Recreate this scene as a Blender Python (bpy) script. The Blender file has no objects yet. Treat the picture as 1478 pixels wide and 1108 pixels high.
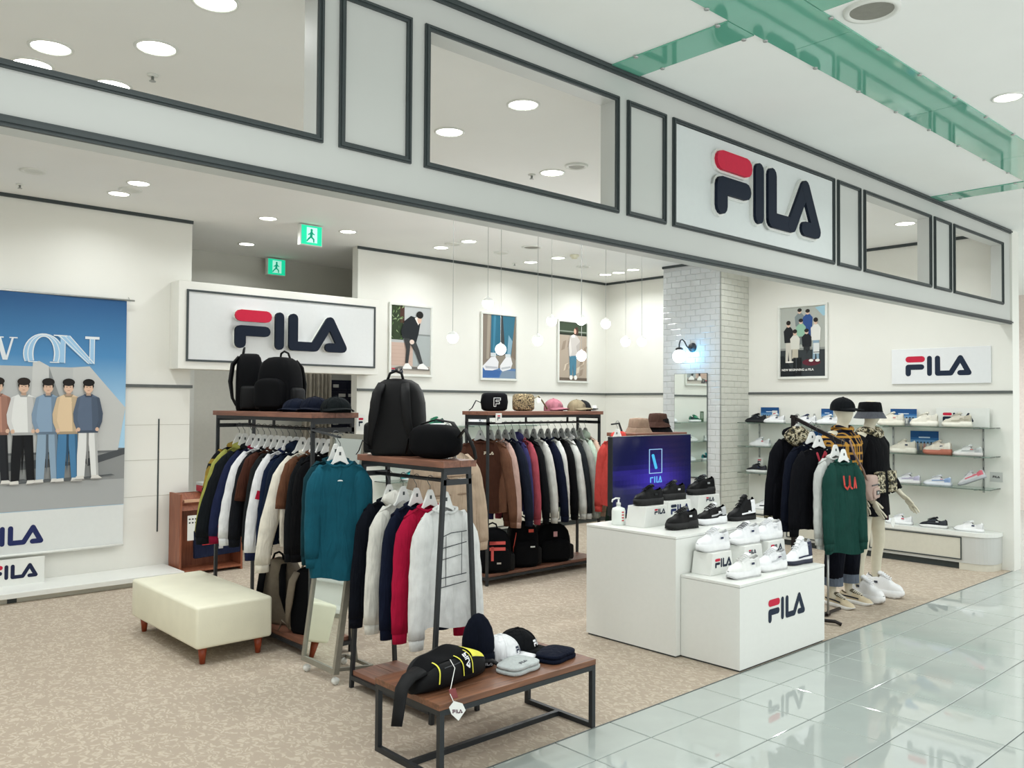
import bpy, bmesh, math, random
from math import pi, sin, cos, radians
from mathutils import Vector, Matrix
rnd = random.Random(7)
scn = bpy.context.scene
COL = scn.collection

# ------------------------------------------------------------------ camera
def make_camera():
    f, th, pt, ro = 1230.9, radians(47.513), radians(1.317), radians(0.351)
    fw = Vector((cos(th), sin(th), 0)); rt = Vector((sin(th), -cos(th), 0)); up = Vector((0, 0, 1))
    F = fw*cos(pt) + up*sin(pt); U0 = -fw*sin(pt) + up*cos(pt)
    R = rt*cos(ro) + U0*sin(ro); U = -rt*sin(ro) + U0*cos(ro)
    cd = bpy.data.cameras.new('camera'); cam = bpy.data.objects.new('camera', cd); COL.objects.link(cam)
    m = Matrix(((R.x, U.x, -F.x, 0), (R.y, U.y, -F.y, -3.0), (R.z, U.z, -F.z, 1.68), (0, 0, 0, 1)))
    cam.matrix_world = m
    cd.sensor_fit = 'HORIZONTAL'; cd.sensor_width = 36; cd.lens = f*36/1478; cd.clip_end = 100; cd.clip_start = .05
    scn.camera = cam
make_camera()

# ------------------------------------------------------------------ world, exposure
w = bpy.data.worlds.new('mall_air'); scn.world = w; w.use_nodes = True
w.node_tree.nodes['Background'].inputs[0].default_value = (.985, 1.0, .985, 1)
w.node_tree.nodes['Background'].inputs[1].default_value = WORLD_STRENGTH = 1.25
vs = scn.view_settings
vs.view_transform = 'Standard'; vs.look = 'None'; vs.exposure = 0.0; vs.gamma = 1; vs.use_curve_mapping = False
SHOP_LAMP_W, MALL_LAMP_W = 7.0, 13.0
PENDANT_W = 6.5
LAMP_COL = (.965, .99, 1.0)

# ------------------------------------------------------------------ materials
def lin(c):
    if isinstance(c, str):
        c = c.lstrip('#'); c = [int(c[i:i+2], 16)/255 for i in (0, 2, 4)]
    return tuple((v/12.92 if v <= .04045 else ((v+.055)/1.055)**2.4) for v in c[:3])
MATS = {}
def mat(name, col, rough=.5, metal=0., var=.06, scale=30., bump=0., bscale=200., spec=.5, emit=None, estr=0., coat=0., trans=0., ior=1.45, alpha=1., wrinkle=0.):
    if name in MATS: return MATS[name]
    m = bpy.data.materials.new(name); m.use_nodes = True; MATS[name] = m
    nt = m.node_tree; b = nt.nodes['Principled BSDF']
    b.inputs['Roughness'].default_value = rough; b.inputs['Metallic'].default_value = metal
    b.inputs['Specular IOR Level'].default_value = spec; b.inputs['IOR'].default_value = ior
    b.inputs['Coat Weight'].default_value = coat; b.inputs['Transmission Weight'].default_value = trans
    b.inputs['Alpha'].default_value = alpha
    c = lin(col)
    tc = nt.nodes.new('ShaderNodeTexCoord')
    if var > 0:
        n = nt.nodes.new('ShaderNodeTexNoise'); n.inputs['Scale'].default_value = scale; n.inputs['Detail'].default_value = 3
        nt.links.new(tc.outputs['Object'], n.inputs['Vector'])
        r = nt.nodes.new('ShaderNodeValToRGB')
        r.color_ramp.elements[0].position = .3; r.color_ramp.elements[1].position = .7
        r.color_ramp.elements[0].color = (*[v*(1-var) for v in c], 1); r.color_ramp.elements[1].color = (*[min(1, v*(1+var)) for v in c], 1)
        nt.links.new(n.outputs['Fac'], r.inputs['Fac']); nt.links.new(r.outputs['Color'], b.inputs['Base Color'])
    else:
        b.inputs['Base Color'].default_value = (*c, 1)
    if bump > 0:
        n2 = nt.nodes.new('ShaderNodeTexNoise'); n2.inputs['Scale'].default_value = bscale; n2.inputs['Detail'].default_value = 2
        nt.links.new(tc.outputs['Object'], n2.inputs['Vector'])
        bp = nt.nodes.new('ShaderNodeBump'); bp.inputs['Strength'].default_value = bump; bp.inputs['Distance'].default_value = .004
        nt.links.new(n2.outputs['Fac'], bp.inputs['Height']); nt.links.new(bp.outputs['Normal'], b.inputs['Normal'])
    if wrinkle > 0:
        mp = nt.nodes.new('ShaderNodeMapping'); mp.inputs['Scale'].default_value = (22, 22, 5); nt.links.new(tc.outputs['Object'], mp.inputs['Vector'])
        n3 = nt.nodes.new('ShaderNodeTexNoise'); n3.inputs['Scale'].default_value = 1.; n3.inputs['Detail'].default_value = 2.; n3.inputs['Distortion'].default_value = .8
        nt.links.new(mp.outputs['Vector'], n3.inputs['Vector'])
        b3 = nt.nodes.new('ShaderNodeBump'); b3.inputs['Strength'].default_value = wrinkle; b3.inputs['Distance'].default_value = .03
        nt.links.new(n3.outputs['Fac'], b3.inputs['Height'])
        if bump > 0: nt.links.new(b3.outputs['Normal'], bp.inputs['Normal'])
        else: nt.links.new(b3.outputs['Normal'], b.inputs['Normal'])
    if emit is not None:
        b.inputs['Emission Color'].default_value = (*lin(emit), 1); b.inputs['Emission Strength'].default_value = estr
    return m
def cloth(col, name=None):
    return mat(name or 'cloth_'+col.strip('#'), col, rough=.9, var=.10, scale=14, bump=.25, bscale=420, spec=.15, wrinkle=.55)
def node(nt, t, **kw):
    n = nt.nodes.new(t)
    for k, v in kw.items():
        if k.startswith('i_'): n.inputs[int(k[2:])].default_value = v
        else: setattr(n, k, v)
    return n
def wood(name, c1, c2, axis='X', rough=.45):
    m = bpy.data.materials.new(name); m.use_nodes = True; nt = m.node_tree; b = nt.nodes['Principled BSDF']
    tc = node(nt, 'ShaderNodeTexCoord'); mp = node(nt, 'ShaderNodeMapping')
    mp.inputs['Scale'].default_value = {'X': (1.2, 14, 14), 'Y': (14, 1.2, 14), 'Z': (14, 14, 1.2)}[axis]
    n = node(nt, 'ShaderNodeTexNoise'); n.inputs['Scale'].default_value = 3; n.inputs['Detail'].default_value = 6; n.inputs['Distortion'].default_value = .6
    r = node(nt, 'ShaderNodeValToRGB'); r.color_ramp.elements[0].position = .32; r.color_ramp.elements[1].position = .68
    r.color_ramp.elements[0].color = (*lin(c1), 1); r.color_ramp.elements[1].color = (*lin(c2), 1)
    L = nt.links.new
    L(tc.outputs['Object'], mp.inputs['Vector']); L(mp.outputs['Vector'], n.inputs['Vector']); L(n.outputs['Fac'], r.inputs['Fac']); L(r.outputs['Color'], b.inputs['Base Color'])
    bp = node(nt, 'ShaderNodeBump'); bp.inputs['Strength'].default_value = .12; bp.inputs['Distance'].default_value = .002
    L(n.outputs['Fac'], bp.inputs['Height']); L(bp.outputs['Normal'], b.inputs['Normal'])
    b.inputs['Roughness'].default_value = rough
    return m
def plaid(name, base, stripe, dark, fx=9., third=None):
    m = bpy.data.materials.new(name); m.use_nodes = True; nt = m.node_tree; b = nt.nodes['Principled BSDF']; L = nt.links.new
    b.inputs['Roughness'].default_value = .9; b.inputs['Specular IOR Level'].default_value = .15
    tc = node(nt, 'ShaderNodeTexCoord'); sp = node(nt, 'ShaderNodeSeparateXYZ'); L(tc.outputs['Object'], sp.inputs[0])
    ad = node(nt, 'ShaderNodeMath', operation='ADD'); L(sp.outputs['X'], ad.inputs[0]); L(sp.outputs['Y'], ad.inputs[1])
    def band(src, f, th, off=0.):
        a = node(nt, 'ShaderNodeMath', operation='MULTIPLY_ADD'); L(src, a.inputs[0]); a.inputs[1].default_value = f; a.inputs[2].default_value = off
        fr = node(nt, 'ShaderNodeMath', operation='FRACT'); L(a.outputs[0], fr.inputs[0])
        lt = node(nt, 'ShaderNodeMath', operation='LESS_THAN'); L(fr.outputs[0], lt.inputs[0]); lt.inputs[1].default_value = th
        return lt.outputs[0]
    def mix(fac, a, bcol, k):
        ml = node(nt, 'ShaderNodeMath', operation='MULTIPLY'); L(fac, ml.inputs[0]); ml.inputs[1].default_value = k
        mx = node(nt, 'ShaderNodeMix', data_type='RGBA'); L(ml.outputs[0], mx.inputs['Factor'])
        if isinstance(a, tuple): mx.inputs['A'].default_value = (*a, 1)
        else: L(a, mx.inputs['A'])
        mx.inputs['B'].default_value = (*bcol, 1); return mx.outputs['Result']
    c = mix(band(ad.outputs[0], fx, .5), lin(base), lin(dark), .8)
    c = mix(band(sp.outputs['Z'], fx, .5), c, lin(dark), .5)
    c = mix(band(ad.outputs[0], fx, .28, .35), c, lin(stripe), .66)
    c = mix(band(sp.outputs['Z'], fx, .28, .35), c, lin(stripe), .66)
    if third:
        c = mix(band(ad.outputs[0], fx, .05, .05), c, lin(third), .9)
    L(c, b.inputs['Base Color']); return m
def camo(name, cols, sc=16.):
    m = bpy.data.materials.new(name); m.use_nodes = True; nt = m.node_tree; b = nt.nodes['Principled BSDF']; L = nt.links.new
    b.inputs['Roughness'].default_value = .9
    tc = node(nt, 'ShaderNodeTexCoord'); n = node(nt, 'ShaderNodeTexNoise'); n.inputs['Scale'].default_value = sc; n.inputs['Detail'].default_value = 1.5
    r = node(nt, 'ShaderNodeValToRGB'); r.color_ramp.interpolation = 'CONSTANT'
    e = r.color_ramp.elements
    while len(e) < len(cols): e.new(.5)
    for i, c in enumerate(cols):
        e[i].position = [0, .43, .5, .57, .64][i]; e[i].color = (*lin(c), 1)
    L(tc.outputs['Object'], n.inputs['Vector']); L(n.outputs['Fac'], r.inputs['Fac']); L(r.outputs['Color'], b.inputs['Base Color']); return m
def carpet_mat():
    m = bpy.data.materials.new('carpet'); m.use_nodes = True; nt = m.node_tree; b = nt.nodes['Principled BSDF']; L = nt.links.new
    b.inputs['Roughness'].default_value = .95; b.inputs['Specular IOR Level'].default_value = .1
    tc = node(nt, 'ShaderNodeTexCoord')
    nd = node(nt, 'ShaderNodeTexNoise'); nd.inputs['Scale'].default_value = 16; nd.inputs['Detail'].default_value = 1
    L(tc.outputs['Object'], nd.inputs['Vector'])
    mx = node(nt, 'ShaderNodeVectorMath', operation='MULTIPLY_ADD'); L(nd.outputs['Color'], mx.inputs[0]); mx.inputs[1].default_value = (.10, .10, 0); L(tc.outputs['Object'], mx.inputs[2])
    mp = node(nt, 'ShaderNodeMapping'); mp.inputs['Rotation'].default_value = (0, 0, .75); mp.inputs['Scale'].default_value = (50, 20, 1)
    L(mx.outputs[0], mp.inputs['Vector'])
    v = node(nt, 'ShaderNodeTexVoronoi', feature='F1', distance='EUCLIDEAN'); v.inputs['Scale'].default_value = 1.0; v.inputs['Randomness'].default_value = 1.0
    L(mp.outputs['Vector'], v.inputs['Vector'])
    mp2 = node(nt, 'ShaderNodeMapping'); mp2.inputs['Rotation'].default_value = (0, 0, -.6); mp2.inputs['Scale'].default_value = (46, 18, 1); L(mx.outputs[0], mp2.inputs['Vector'])
    v2 = node(nt, 'ShaderNodeTexVoronoi', feature='F1'); L(mp2.outputs['Vector'], v2.inputs['Vector']); v2.inputs['Scale'].default_value = 1.0
    mn = node(nt, 'ShaderNodeMath', operation='MINIMUM'); L(v.outputs['Distance'], mn.inputs[0]); L(v2.outputs['Distance'], mn.inputs[1])
    r = node(nt, 'ShaderNodeValToRGB'); r.color_ramp.elements[0].position = .25; r.color_ramp.elements[1].position = .42
    r.color_ramp.elements[0].color = (*lin('#beb3a2'), 1); r.color_ramp.elements[1].color = (*lin('#ac9f8f'), 1)
    L(mn.outputs[0], r.inputs['Fac'])
    fn = node(nt, 'ShaderNodeTexNoise'); fn.inputs['Scale'].default_value = 380; L(tc.outputs['Object'], fn.inputs['Vector'])
    ml = node(nt, 'ShaderNodeMix', data_type='RGBA', blend_type='OVERLAY'); ml.inputs['Factor'].default_value = .25
    L(r.outputs['Color'], ml.inputs['A']); L(fn.outputs['Fac'], ml.inputs['B']); L(ml.outputs['Result'], b.inputs['Base Color'])
    bp = node(nt, 'ShaderNodeBump'); bp.inputs['Strength'].default_value = .3; bp.inputs['Distance'].default_value = .004
    L(fn.outputs['Fac'], bp.inputs['Height']); L(bp.outputs['Normal'], b.inputs['Normal']); return m
def print_mat():
    m = bpy.data.materials.new('ink_print'); m.use_nodes = True; nt = m.node_tree; b = nt.nodes['Principled BSDF']
    a = node(nt, 'ShaderNodeAttribute', attribute_name='Col'); nt.links.new(a.outputs['Color'], b.inputs['Base Color'])
    b.inputs['Roughness'].default_value = .55; b.inputs['Specular IOR Level'].default_value = .25; return m
def screen_mat():
    m = bpy.data.materials.new('lit_screen'); m.use_nodes = True; nt = m.node_tree; b = nt.nodes['Principled BSDF']
    a = node(nt, 'ShaderNodeAttribute', attribute_name='Col'); nt.links.new(a.outputs['Color'], b.inputs['Emission Color'])
    b.inputs['Emission Strength'].default_value = 1.0; b.inputs['Base Color'].default_value = (.005, .005, .01, 1); b.inputs['Roughness'].default_value = .12; return m
def sky_print_mat():
    m = bpy.data.materials.new('banner_sky_print'); m.use_nodes = True; nt = m.node_tree; b = nt.nodes['Principled BSDF']; L = nt.links.new
    tc = node(nt, 'ShaderNodeTexCoord'); sp = node(nt, 'ShaderNodeSeparateXYZ'); L(tc.outputs['Object'], sp.inputs[0])
    mr = node(nt, 'ShaderNodeMapRange'); mr.inputs[1].default_value = 1.55; mr.inputs[2].default_value = 2.63; L(sp.outputs['Z'], mr.inputs[0])
    r = node(nt, 'ShaderNodeValToRGB'); e = r.color_ramp.elements; e[0].color = (*lin('#a9d2ec'), 1); e[1].color = (*lin('#155082'), 1); e[1].position = .97
    k = e.new(.5); k.color = (*lin('#4585b8'), 1)
    L(mr.outputs[0], r.inputs['Fac']); L(r.outputs['Color'], b.inputs['Base Color']); b.inputs['Roughness'].default_value = .5; return m

M = dict(
    wall=mat('white_wall', '#e8e8e1', .7, var=.015, scale=2, bump=.05, bscale=90),
    fascia=mat('fascia_paint', '#c5c7c3', .45, var=.012, scale=2),
    ceil=mat('ceiling_paint', '#f0f1ee', .8, var=.012, scale=2),
    mallceil=mat('mall_ceiling_paint', '#f5f7f4', .8, var=.012, scale=2),
    dark=mat('dark_grey_trim', '#3b4344', .45, var=.05),
    rail=mat('grey_rail', '#5b605e', .5, var=.05),
    white=mat('white_laminate', '#e4e6e1', .3, var=.01),
    panel=mat('beige_panel', '#cfcdbf', .4, var=.02),
    black=mat('black_metal', '#23272a', .4, var=.08),
    chrome=mat('brushed_steel', '#b4b7b5', .35, metal=.8, var=.05),
    hangw=mat('white_hanger_plastic', '#e9ebe8', .35, var=.02),
    wire=mat('hook_wire', '#55595b', .35, metal=.9, var=.02),
    otto=mat('cream_leather', '#e8e6cf', .42, var=.03, scale=6, bump=.12, bscale=120),
    otleg=mat('red_brown_leg', '#8e3d20', .35, var=.12, scale=25),
    wood=wood('walnut_board_y', '#6a4536', '#8a5d49', 'Y'), woodx=wood('walnut_board_x', '#5e3f2e', '#86593e', 'X'),
    woodo=wood('orange_wood', '#7d4630', '#9c5e42', 'Z'),
    navy=mat('logo_navy', '#101b2c', .55, var=.03, spec=.2), red=mat('logo_red', '#c4203f', .5, var=.03, spec=.25),
    blackbag=mat('black_nylon', '#08090b', .6, var=.15, scale=10, bump=.2, bscale=300, spec=.25),
    darkbag=mat('dark_nylon', '#040508', .8, var=.2, scale=10, bump=.2, bscale=300, spec=.15),
    glass=mat('shelf_glass', '#cfe8df', .03, var=0, trans=1., ior=1.45),
    mirror=mat('mirror_glass', '#e8efec', .02, metal=1., var=0),
    frame=mat('white_frame', '#e3e5df', .35, var=.02),
    tile=mat('mall_floor_tile', '#b0b8b3', .04, var=.03, scale=5, spec=.62, coat=.4),
    grout=mat('floor_grout', '#565d5b', .8, var=.1),
    brick=mat('subway_tile', '#cdd1d2', .12, var=.03, scale=3, coat=.3),
    brickg=mat('subway_grout', '#c9cccc', .8, var=.05),
    green=mat('green_glass_strip', '#6cb59d', .06, var=.04, scale=2, coat=.6, bump=.25, bscale=3.),
    lamp=mat('lamp_lens', '#ffffff', .5, var=0, emit='#fdfff2', estr=9.),
    globe=mat('globe_lamp', '#ffffff', .3, var=0, emit='#fcfff2', estr=1.5),
    sconce=mat('sconce_globe', '#ffffff', .3, var=0, emit='#f4fbff', estr=3.),
    exitg=mat('exit_sign_green', '#22d2a4', .4, var=0, emit='#12cf9c', estr=.75),
    exitw=mat('exit_sign_white', '#e8fff8', .4, var=0, emit='#8fead0', estr=.7),
    skin=mat('mannequin_cream', '#cfc9b4', .5, var=.03),
    carpet=carpet_mat(), ink=print_mat(), screen=screen_mat(), skyp=sky_print_mat(),
    shoew=mat('white_leather', '#eceef0', .45, var=.02), shoeb=mat('black_leather', '#17191b', .38, var=.1),
    lining=mat('shoe_lining_dark', '#3a3c3e', .9), liningw=mat('shoe_lining_pale', '#cfd0cc', .9),
)
PLAID = plaid('plaid_navy_yellow', '#1b2036', '#c9963f', '#0d0f1c', 15.)
PLAID2 = plaid('plaid_black_olive', '#191b20', '#a88d3c', '#0b0c10', 8.)
PLAIDR = plaid('plaid_wine_black', '#3a1424', '#5c2436', '#0e0a12', 9.)
CAMO = camo('camo_cream_olive', ['#16170f', '#5a5238', '#a59c84', '#c9c2a8', '#2a2a1c'], 34)
WEAVE = camo('monogram_tan', ['#2b241a', '#8d7c5a', '#4b4030', '#b5a37c', '#33291d'], 60)

# ------------------------------------------------------------------ mesh building
class MB:
    def __init__(s): s.v = []; s.f = []; s.c = []; s.m = []
    def add(s, verts, faces, col=None, mi=0):
        o = len(s.v); s.v += [tuple(v) for v in verts]
        for f in faces: s.f.append(tuple(i+o for i in f)); s.c.append(col); s.m.append(mi)
        return s
    def box(s, x0, x1, y0, y1, z0, z1, mi=0):
        return s.add([(x0,y0,z0),(x1,y0,z0),(x1,y1,z0),(x0,y1,z0),(x0,y0,z1),(x1,y0,z1),(x1,y1,z1),(x0,y1,z1)],
                     [(0,3,2,1),(4,5,6,7),(0,1,5,4),(1,2,6,5),(2,3,7,6),(3,0,4,7)], mi=mi)
    def hexa(s, bot, top):   # two quads (ccw from above)
        return s.add(list(bot)+list(top), [(3,2,1,0),(4,5,6,7),(0,1,5,4),(1,2,6,5),(2,3,7,6),(3,0,4,7)])
    def bar(s, p, q, a, b, up=(0, 0, 1)):
        p, q = Vector(p), Vector(q); d = (q-p).normalized(); u = Vector(up)
        if abs(d.dot(u)) > .95: u = Vector((0, 1, 0))
        r = d.cross(u).normalized(); u = r.cross(d)
        V = []
        for c in (p, q):
            for i, j in ((-1,-1),(1,-1),(1,1),(-1,1)): V.append(c + r*(i*a/2) + u*(j*b/2))
        return s.add(V, [(3,2,1,0),(4,5,6,7),(0,1,5,4),(1,2,6,5),(2,3,7,6),(3,0,4,7)])
    def tube(s, path, rad, seg=10, cap=True, ry=None, up=(0, 0, 1), closed=False):
        P = [Vector(p) for p in path]; n = len(P)
        if not hasattr(rad, '__len__'): rad = [rad]*n
        if ry is None: ry = rad
        elif not hasattr(ry, '__len__'): ry = [ry]*n
        rings = []; pr = None
        for i in range(n):
            if closed: d = P[(i+1) % n]-P[i-1]
            else: d = P[min(i+1, n-1)]-P[max(i-1, 0)]
            d.normalize()
            if pr is None:
                u = Vector(up)
                if abs(d.dot(u)) > .95: u = Vector((0, 1, 0))
                r = d.cross(u).normalized()
            else:
                r = (pr - d*pr.dot(d)); r.normalize()
            pr = r; u = r.cross(d)
            rings.append([P[i] + r*(rad[i]*cos(2*pi*k/seg)) + u*(ry[i]*sin(2*pi*k/seg)) for k in range(seg)])
        V = [v for R in rings for v in R]; Fc = []
        for i in range(n if closed else n-1):
            a, b = i*seg, ((i+1) % n)*seg
            for k in range(seg): Fc.append((a+k, b+k, b+(k+1) % seg, a+(k+1) % seg))
        if cap and not closed: Fc.append(tuple(range(seg))); Fc.append(tuple(reversed(range((n-1)*seg, n*seg))))
        return s.add(V, Fc)
    def rings(s, rs, cap0=True, cap1=True, closed=True):
        n = len(rs[0]); V = [v for R in rs for v in R]; Fc = []
        for i in range(len(rs)-1):
            for k in range(n if closed else n-1):
                Fc.append((i*n+k, i*n+(k+1) % n, (i+1)*n+(k+1) % n, (i+1)*n+k))
        if cap0: Fc.append(tuple(reversed(range(n))))
        if cap1: Fc.append(tuple(range((len(rs)-1)*n, len(rs)*n)))
        return s.add(V, Fc)
    def lathe(s, prof, seg=24, c=(0, 0, 0), sx=1., sy=1., cap0=True, cap1=True):
        return s.rings([[(c[0]+r*cos(2*pi*k/seg)*sx, c[1]+r*sin(2*pi*k/seg)*sy, c[2]+z) for k in range(seg)] for r, z in prof], cap0, cap1)
    def prism(s, poly, mtx, d, col=None, mi=0):  # poly in local xy, extruded along local z by d
        n = len(poly); V = [mtx @ Vector((x, y, 0)) for x, y in poly] + [mtx @ Vector((x, y, d)) for x, y in poly]
        return s.add(V, [tuple(reversed(range(n))), tuple(range(n, 2*n))] + [(i, (i+1) % n, n+(i+1) % n, n+i) for i in range(n)], col, mi)
    def face(s, pts, col=None, mi=0): return s.add(pts, [tuple(range(len(pts)))], col, mi)
    def mesh(s, name, smooth=False):
        me = bpy.data.meshes.new(name); me.from_pydata(s.v, [], s.f)
        if any(c is not None for c in s.c):
            at = me.color_attributes.new('Col', 'FLOAT_COLOR', 'CORNER')
            for p in me.polygons:
                c = s.c[p.index] or (1, 1, 1)
                for li in p.loop_indices: at.data[li].color = (*c, 1)
        for p in me.polygons:
            p.use_smooth = bool(smooth); p.material_index = s.m[p.index]
        me.update(); return me
    def build(s, name, m, parent=None, smooth=False, loc=None, bevel=0, sharp=None, sub=0):
        me = s.mesh(name, smooth); return mob(name, me, m, parent, loc, bevel, sharp, sub)
def mob(name, me, m, parent=None, loc=None, bevel=0, sharp=None, sub=0):
    ob = bpy.data.objects.new(name, me); COL.objects.link(ob)
    ms = m if isinstance(m, (list, tuple)) else [m]
    if len(me.materials) == 0:
        for _ in ms: me.materials.append(None)
    for i, q in enumerate(ms):
        ob.material_slots[i].link = 'OBJECT'; ob.material_slots[i].material = q
    if parent: ob.parent = parent
    if loc: ob.location = loc
    if bevel:
        md = ob.modifiers.new('bevel', 'BEVEL'); md.width = bevel; md.segments = 2; md.limit_method = 'ANGLE'
    if sub:
        md = ob.modifiers.new('sub', 'SUBSURF'); md.levels = sub; md.render_levels = sub
    return ob
def tag(o, label, cat, group=None, kind=None):
    o['label'] = label; o['category'] = cat
    if group: o['group'] = group
    if kind: o['kind'] = kind
    return o
def thing(name, label, cat, loc=(0, 0, 0), rz=0., group=None, rot=None):
    o = bpy.data.objects.new(name, None); COL.objects.link(o); o.location = loc; o.rotation_euler = rot or (0, 0, rz)
    o.empty_display_size = .05
    return tag(o, label, cat, group)
def struct(name, mb, m, parent=None, **k):
    o = mb.build(name, m, parent, **k)
    if parent is None: o['kind'] = 'structure'
    return o
CACHE = {}
def cached(key, fn):
    if key not in CACHE: CACHE[key] = fn()
    return CACHE[key]

# ------------------------------------------------------------------ 2D shapes and prints
def rect(x0, y0, x1, y1): return [(x0, y0), (x1, y0), (x1, y1), (x0, y1)]
def ell(cx, cy, rx, ry, n=16, a0=0., a1=2*pi):
    full = abs(a1-a0-2*pi) < 1e-6
    return [(cx+rx*cos(a0+(a1-a0)*i/(n if full else n-1)), cy+ry*sin(a0+(a1-a0)*i/(n if full else n-1))) for i in range(n)]
def capsule(x0, y0, x1, y1, w, n=7):
    a = math.atan2(y1-y0, x1-x0); r = w/2
    return [(x1+r*cos(a-pi/2+pi*i/(n-1)), y1+r*sin(a-pi/2+pi*i/(n-1))) for i in range(n)] + [(x0+r*cos(a+pi/2+pi*i/(n-1)), y0+r*sin(a+pi/2+pi*i/(n-1))) for i in range(n)]
def strokes(path, w): return [capsule(*path[i], *path[i+1], w) for i in range(len(path)-1)]
def logo_polys():   # the shop's word mark, height 1
    red = [capsule(.15, .845, .80, .845, .30)]
    navy = strokes([(.135, .135), (.135, .455), (.78, .455)], .27) + [capsule(1.165, .12, 1.165, .88, .235)]
    navy += strokes([(1.545, .87), (1.545, .13), (2.16, .13), (2.60, .855), (2.975, .135), (2.58, .135)], .25)
    return red, navy
LOGO_W = 3.1
def sheet(name, parent, polys, M4, m=None, step=.00025):
    mb = MB()
    for i, (p, c) in enumerate(polys):
        mb.face([M4 @ Vector((x, y, .0004+i*step)) for x, y in p], lin(c) if isinstance(c, str) else c)
    return mb.build(name, m or M['ink'], parent)
def logo_sheet(parent, M4, h, x, y, red='#c4203f', navy='#17253a', m=None, name='printed_word_mark'):
    r, n = logo_polys()
    T = [([(x+a*h, y+b*h) for a, b in p], red) for p in r] + [([(x+a*h, y+b*h) for a, b in p], navy) for p in n]
    return sheet(name, parent, T, M4, m, .00004)
def face_mtx(origin, right, up):
    r, u = Vector(right).normalized(), Vector(up).normalized(); n = r.cross(u)
    return Matrix(((r.x, u.x, n.x, origin[0]), (r.y, u.y, n.y, origin[1]), (r.z, u.z, n.z, origin[2]), (0, 0, 0, 1)))
FACE_S = lambda x, y, z: face_mtx((x, y, z), (1, 0, 0), (0, 0, 1))     # faces -Y
FACE_W = lambda x, y, z: face_mtx((x, y, z), (0, -1, 0), (0, 0, 1))    # faces -X
def text_mesh(txt, size, bold=False):
    cu = bpy.data.curves.new('lettering', 'FONT'); cu.body = txt; cu.size = size; cu.extrude = .0003
    if bold: cu.offset = size*.02
    tmp = bpy.data.objects.new('tmp', cu); COL.objects.link(tmp)
    dg = bpy.context.evaluated_depsgraph_get(); me = bpy.data.meshes.new_from_object(tmp.evaluated_get(dg))
    bpy.data.objects.remove(tmp); me.materials.clear(); return me
def lettering(parent, txt, size, M4, m, bold=False):
    o = mob('lettering', text_mesh(txt, size, bold), m, parent); o.matrix_local = M4; return o
# ================================================================== THE SETTING
H = 3.5
XL, XR, YB = -2.2, 9.7, 5.5
# shop floor
fl = struct('floor', MB().box(XL, XR+.2, 0, 7.2, -.12, 0), M['carpet'])
fl['label'] = 'beige patterned shop carpet'
# mall floor: grout bed and individual tiles
mf = struct('floor_mall', MB().box(XL, 16, -3.7, 0, -.12, -.004), M['grout']); mf['label'] = 'glossy pale mall floor'
TS, X0, Y1 = .4119, 3.0504, -.2746
g = .0028
def tile_mesh(sx, sy):
    b = MB(); e = .003
    b.rings([[(g, g, -.012), (sx-g, g, -.012), (sx-g, sy-g, -.012), (g, sy-g, -.012)],
             [(g, g, -e), (sx-g, g, -e), (sx-g, sy-g, -e), (g, sy-g, -e)],
             [(g+e, g+e, 0), (sx-g-e, g+e, 0), (sx-g-e, sy-g-e, 0), (g+e, sy-g-e, 0)]], False, True)
    return b.mesh('tile')
full, part = tile_mesh(TS, TS), tile_mesh(TS, -Y1)
for i in range(7):
    for j in range(-4, 24):
        x = X0 + j*TS
        if i >= 4 and j > 16: continue
        if i == 0: t = mob('tile', part, M['tile'], mf, (x, Y1, 0))
        else: t = mob('tile', full, M['tile'], mf, (x, Y1-i*TS, 0))
rest = MB().box(XL, X0-4*TS, -3.7, 0, -.02, 0).box(X0-4*TS, 16, -3.7, Y1-6*TS, -.02, -.0001)
rest.box(X0+17*TS, 16, Y1-6*TS, Y1-3*TS, -.02, -.0001).box(X0+24*TS, 16, Y1-3*TS, 0, -.02, -.0001)
o = rest.build('tile_field', M['tile'], mf); o['kind'] = 'stuff'
MB().box(XL, XR+.2, -.006, .0, -.01, .003).build('edge_strip', M['rail'], fl)
# ceilings
ce = struct('ceiling', MB().box(XL, XR+.2, 0.1, 7.2, H, H+.12), M['ceil'])
mc = struct('ceiling_mall', MB().box(XL, 16, -3.7, .1, H, H+.12), M['mallceil'])
# green glass strips set in the mall ceiling
def strip(x0, x1, y0, y1, along):
    n = max(1, round(((x1-x0) if along == 'x' else (y1-y0))/1.4))
    for k in range(n):
        if along == 'x': a, b_, c, d = x0+(x1-x0)*k/n+.002, x0+(x1-x0)*(k+1)/n-.002, y0, y1
        else: a, b_, c, d = x0, x1, y0+(y1-y0)*k/n+.002, y0+(y1-y0)*(k+1)/n-.002
        MB().box(a, b_, c, d, H-.008, H-.0005).build('glass_strip', M['green'], mc)
    mb = MB()
    L_ = (x1-x0) if along == 'x' else (y1-y0)
    for k in range(int(L_/.5)+1):
        for s_ in (0, 1):
            px, py = (x0+.06+k*.5, (y0, y1)[s_]) if along == 'x' else ((x0, x1)[s_], y0+.06+k*.5)
            if px < x1+.01 and py < y1+.01: mb.lathe([(.011, -.014), (.013, -.010), (.013, -.007)], 10, (px, py, H-.0005))
    mb.build('glass_clip', M['chrome'], mc)
strip(-1.8, 15.5, -1.09, -.745, 'x')
for xs in (-.76, 3.445, 7.65, 11.85):
    strip(xs, xs+.225, -.74, -.012, 'y'); strip(xs, xs+.225, -3.4, -1.095, 'y')
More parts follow.
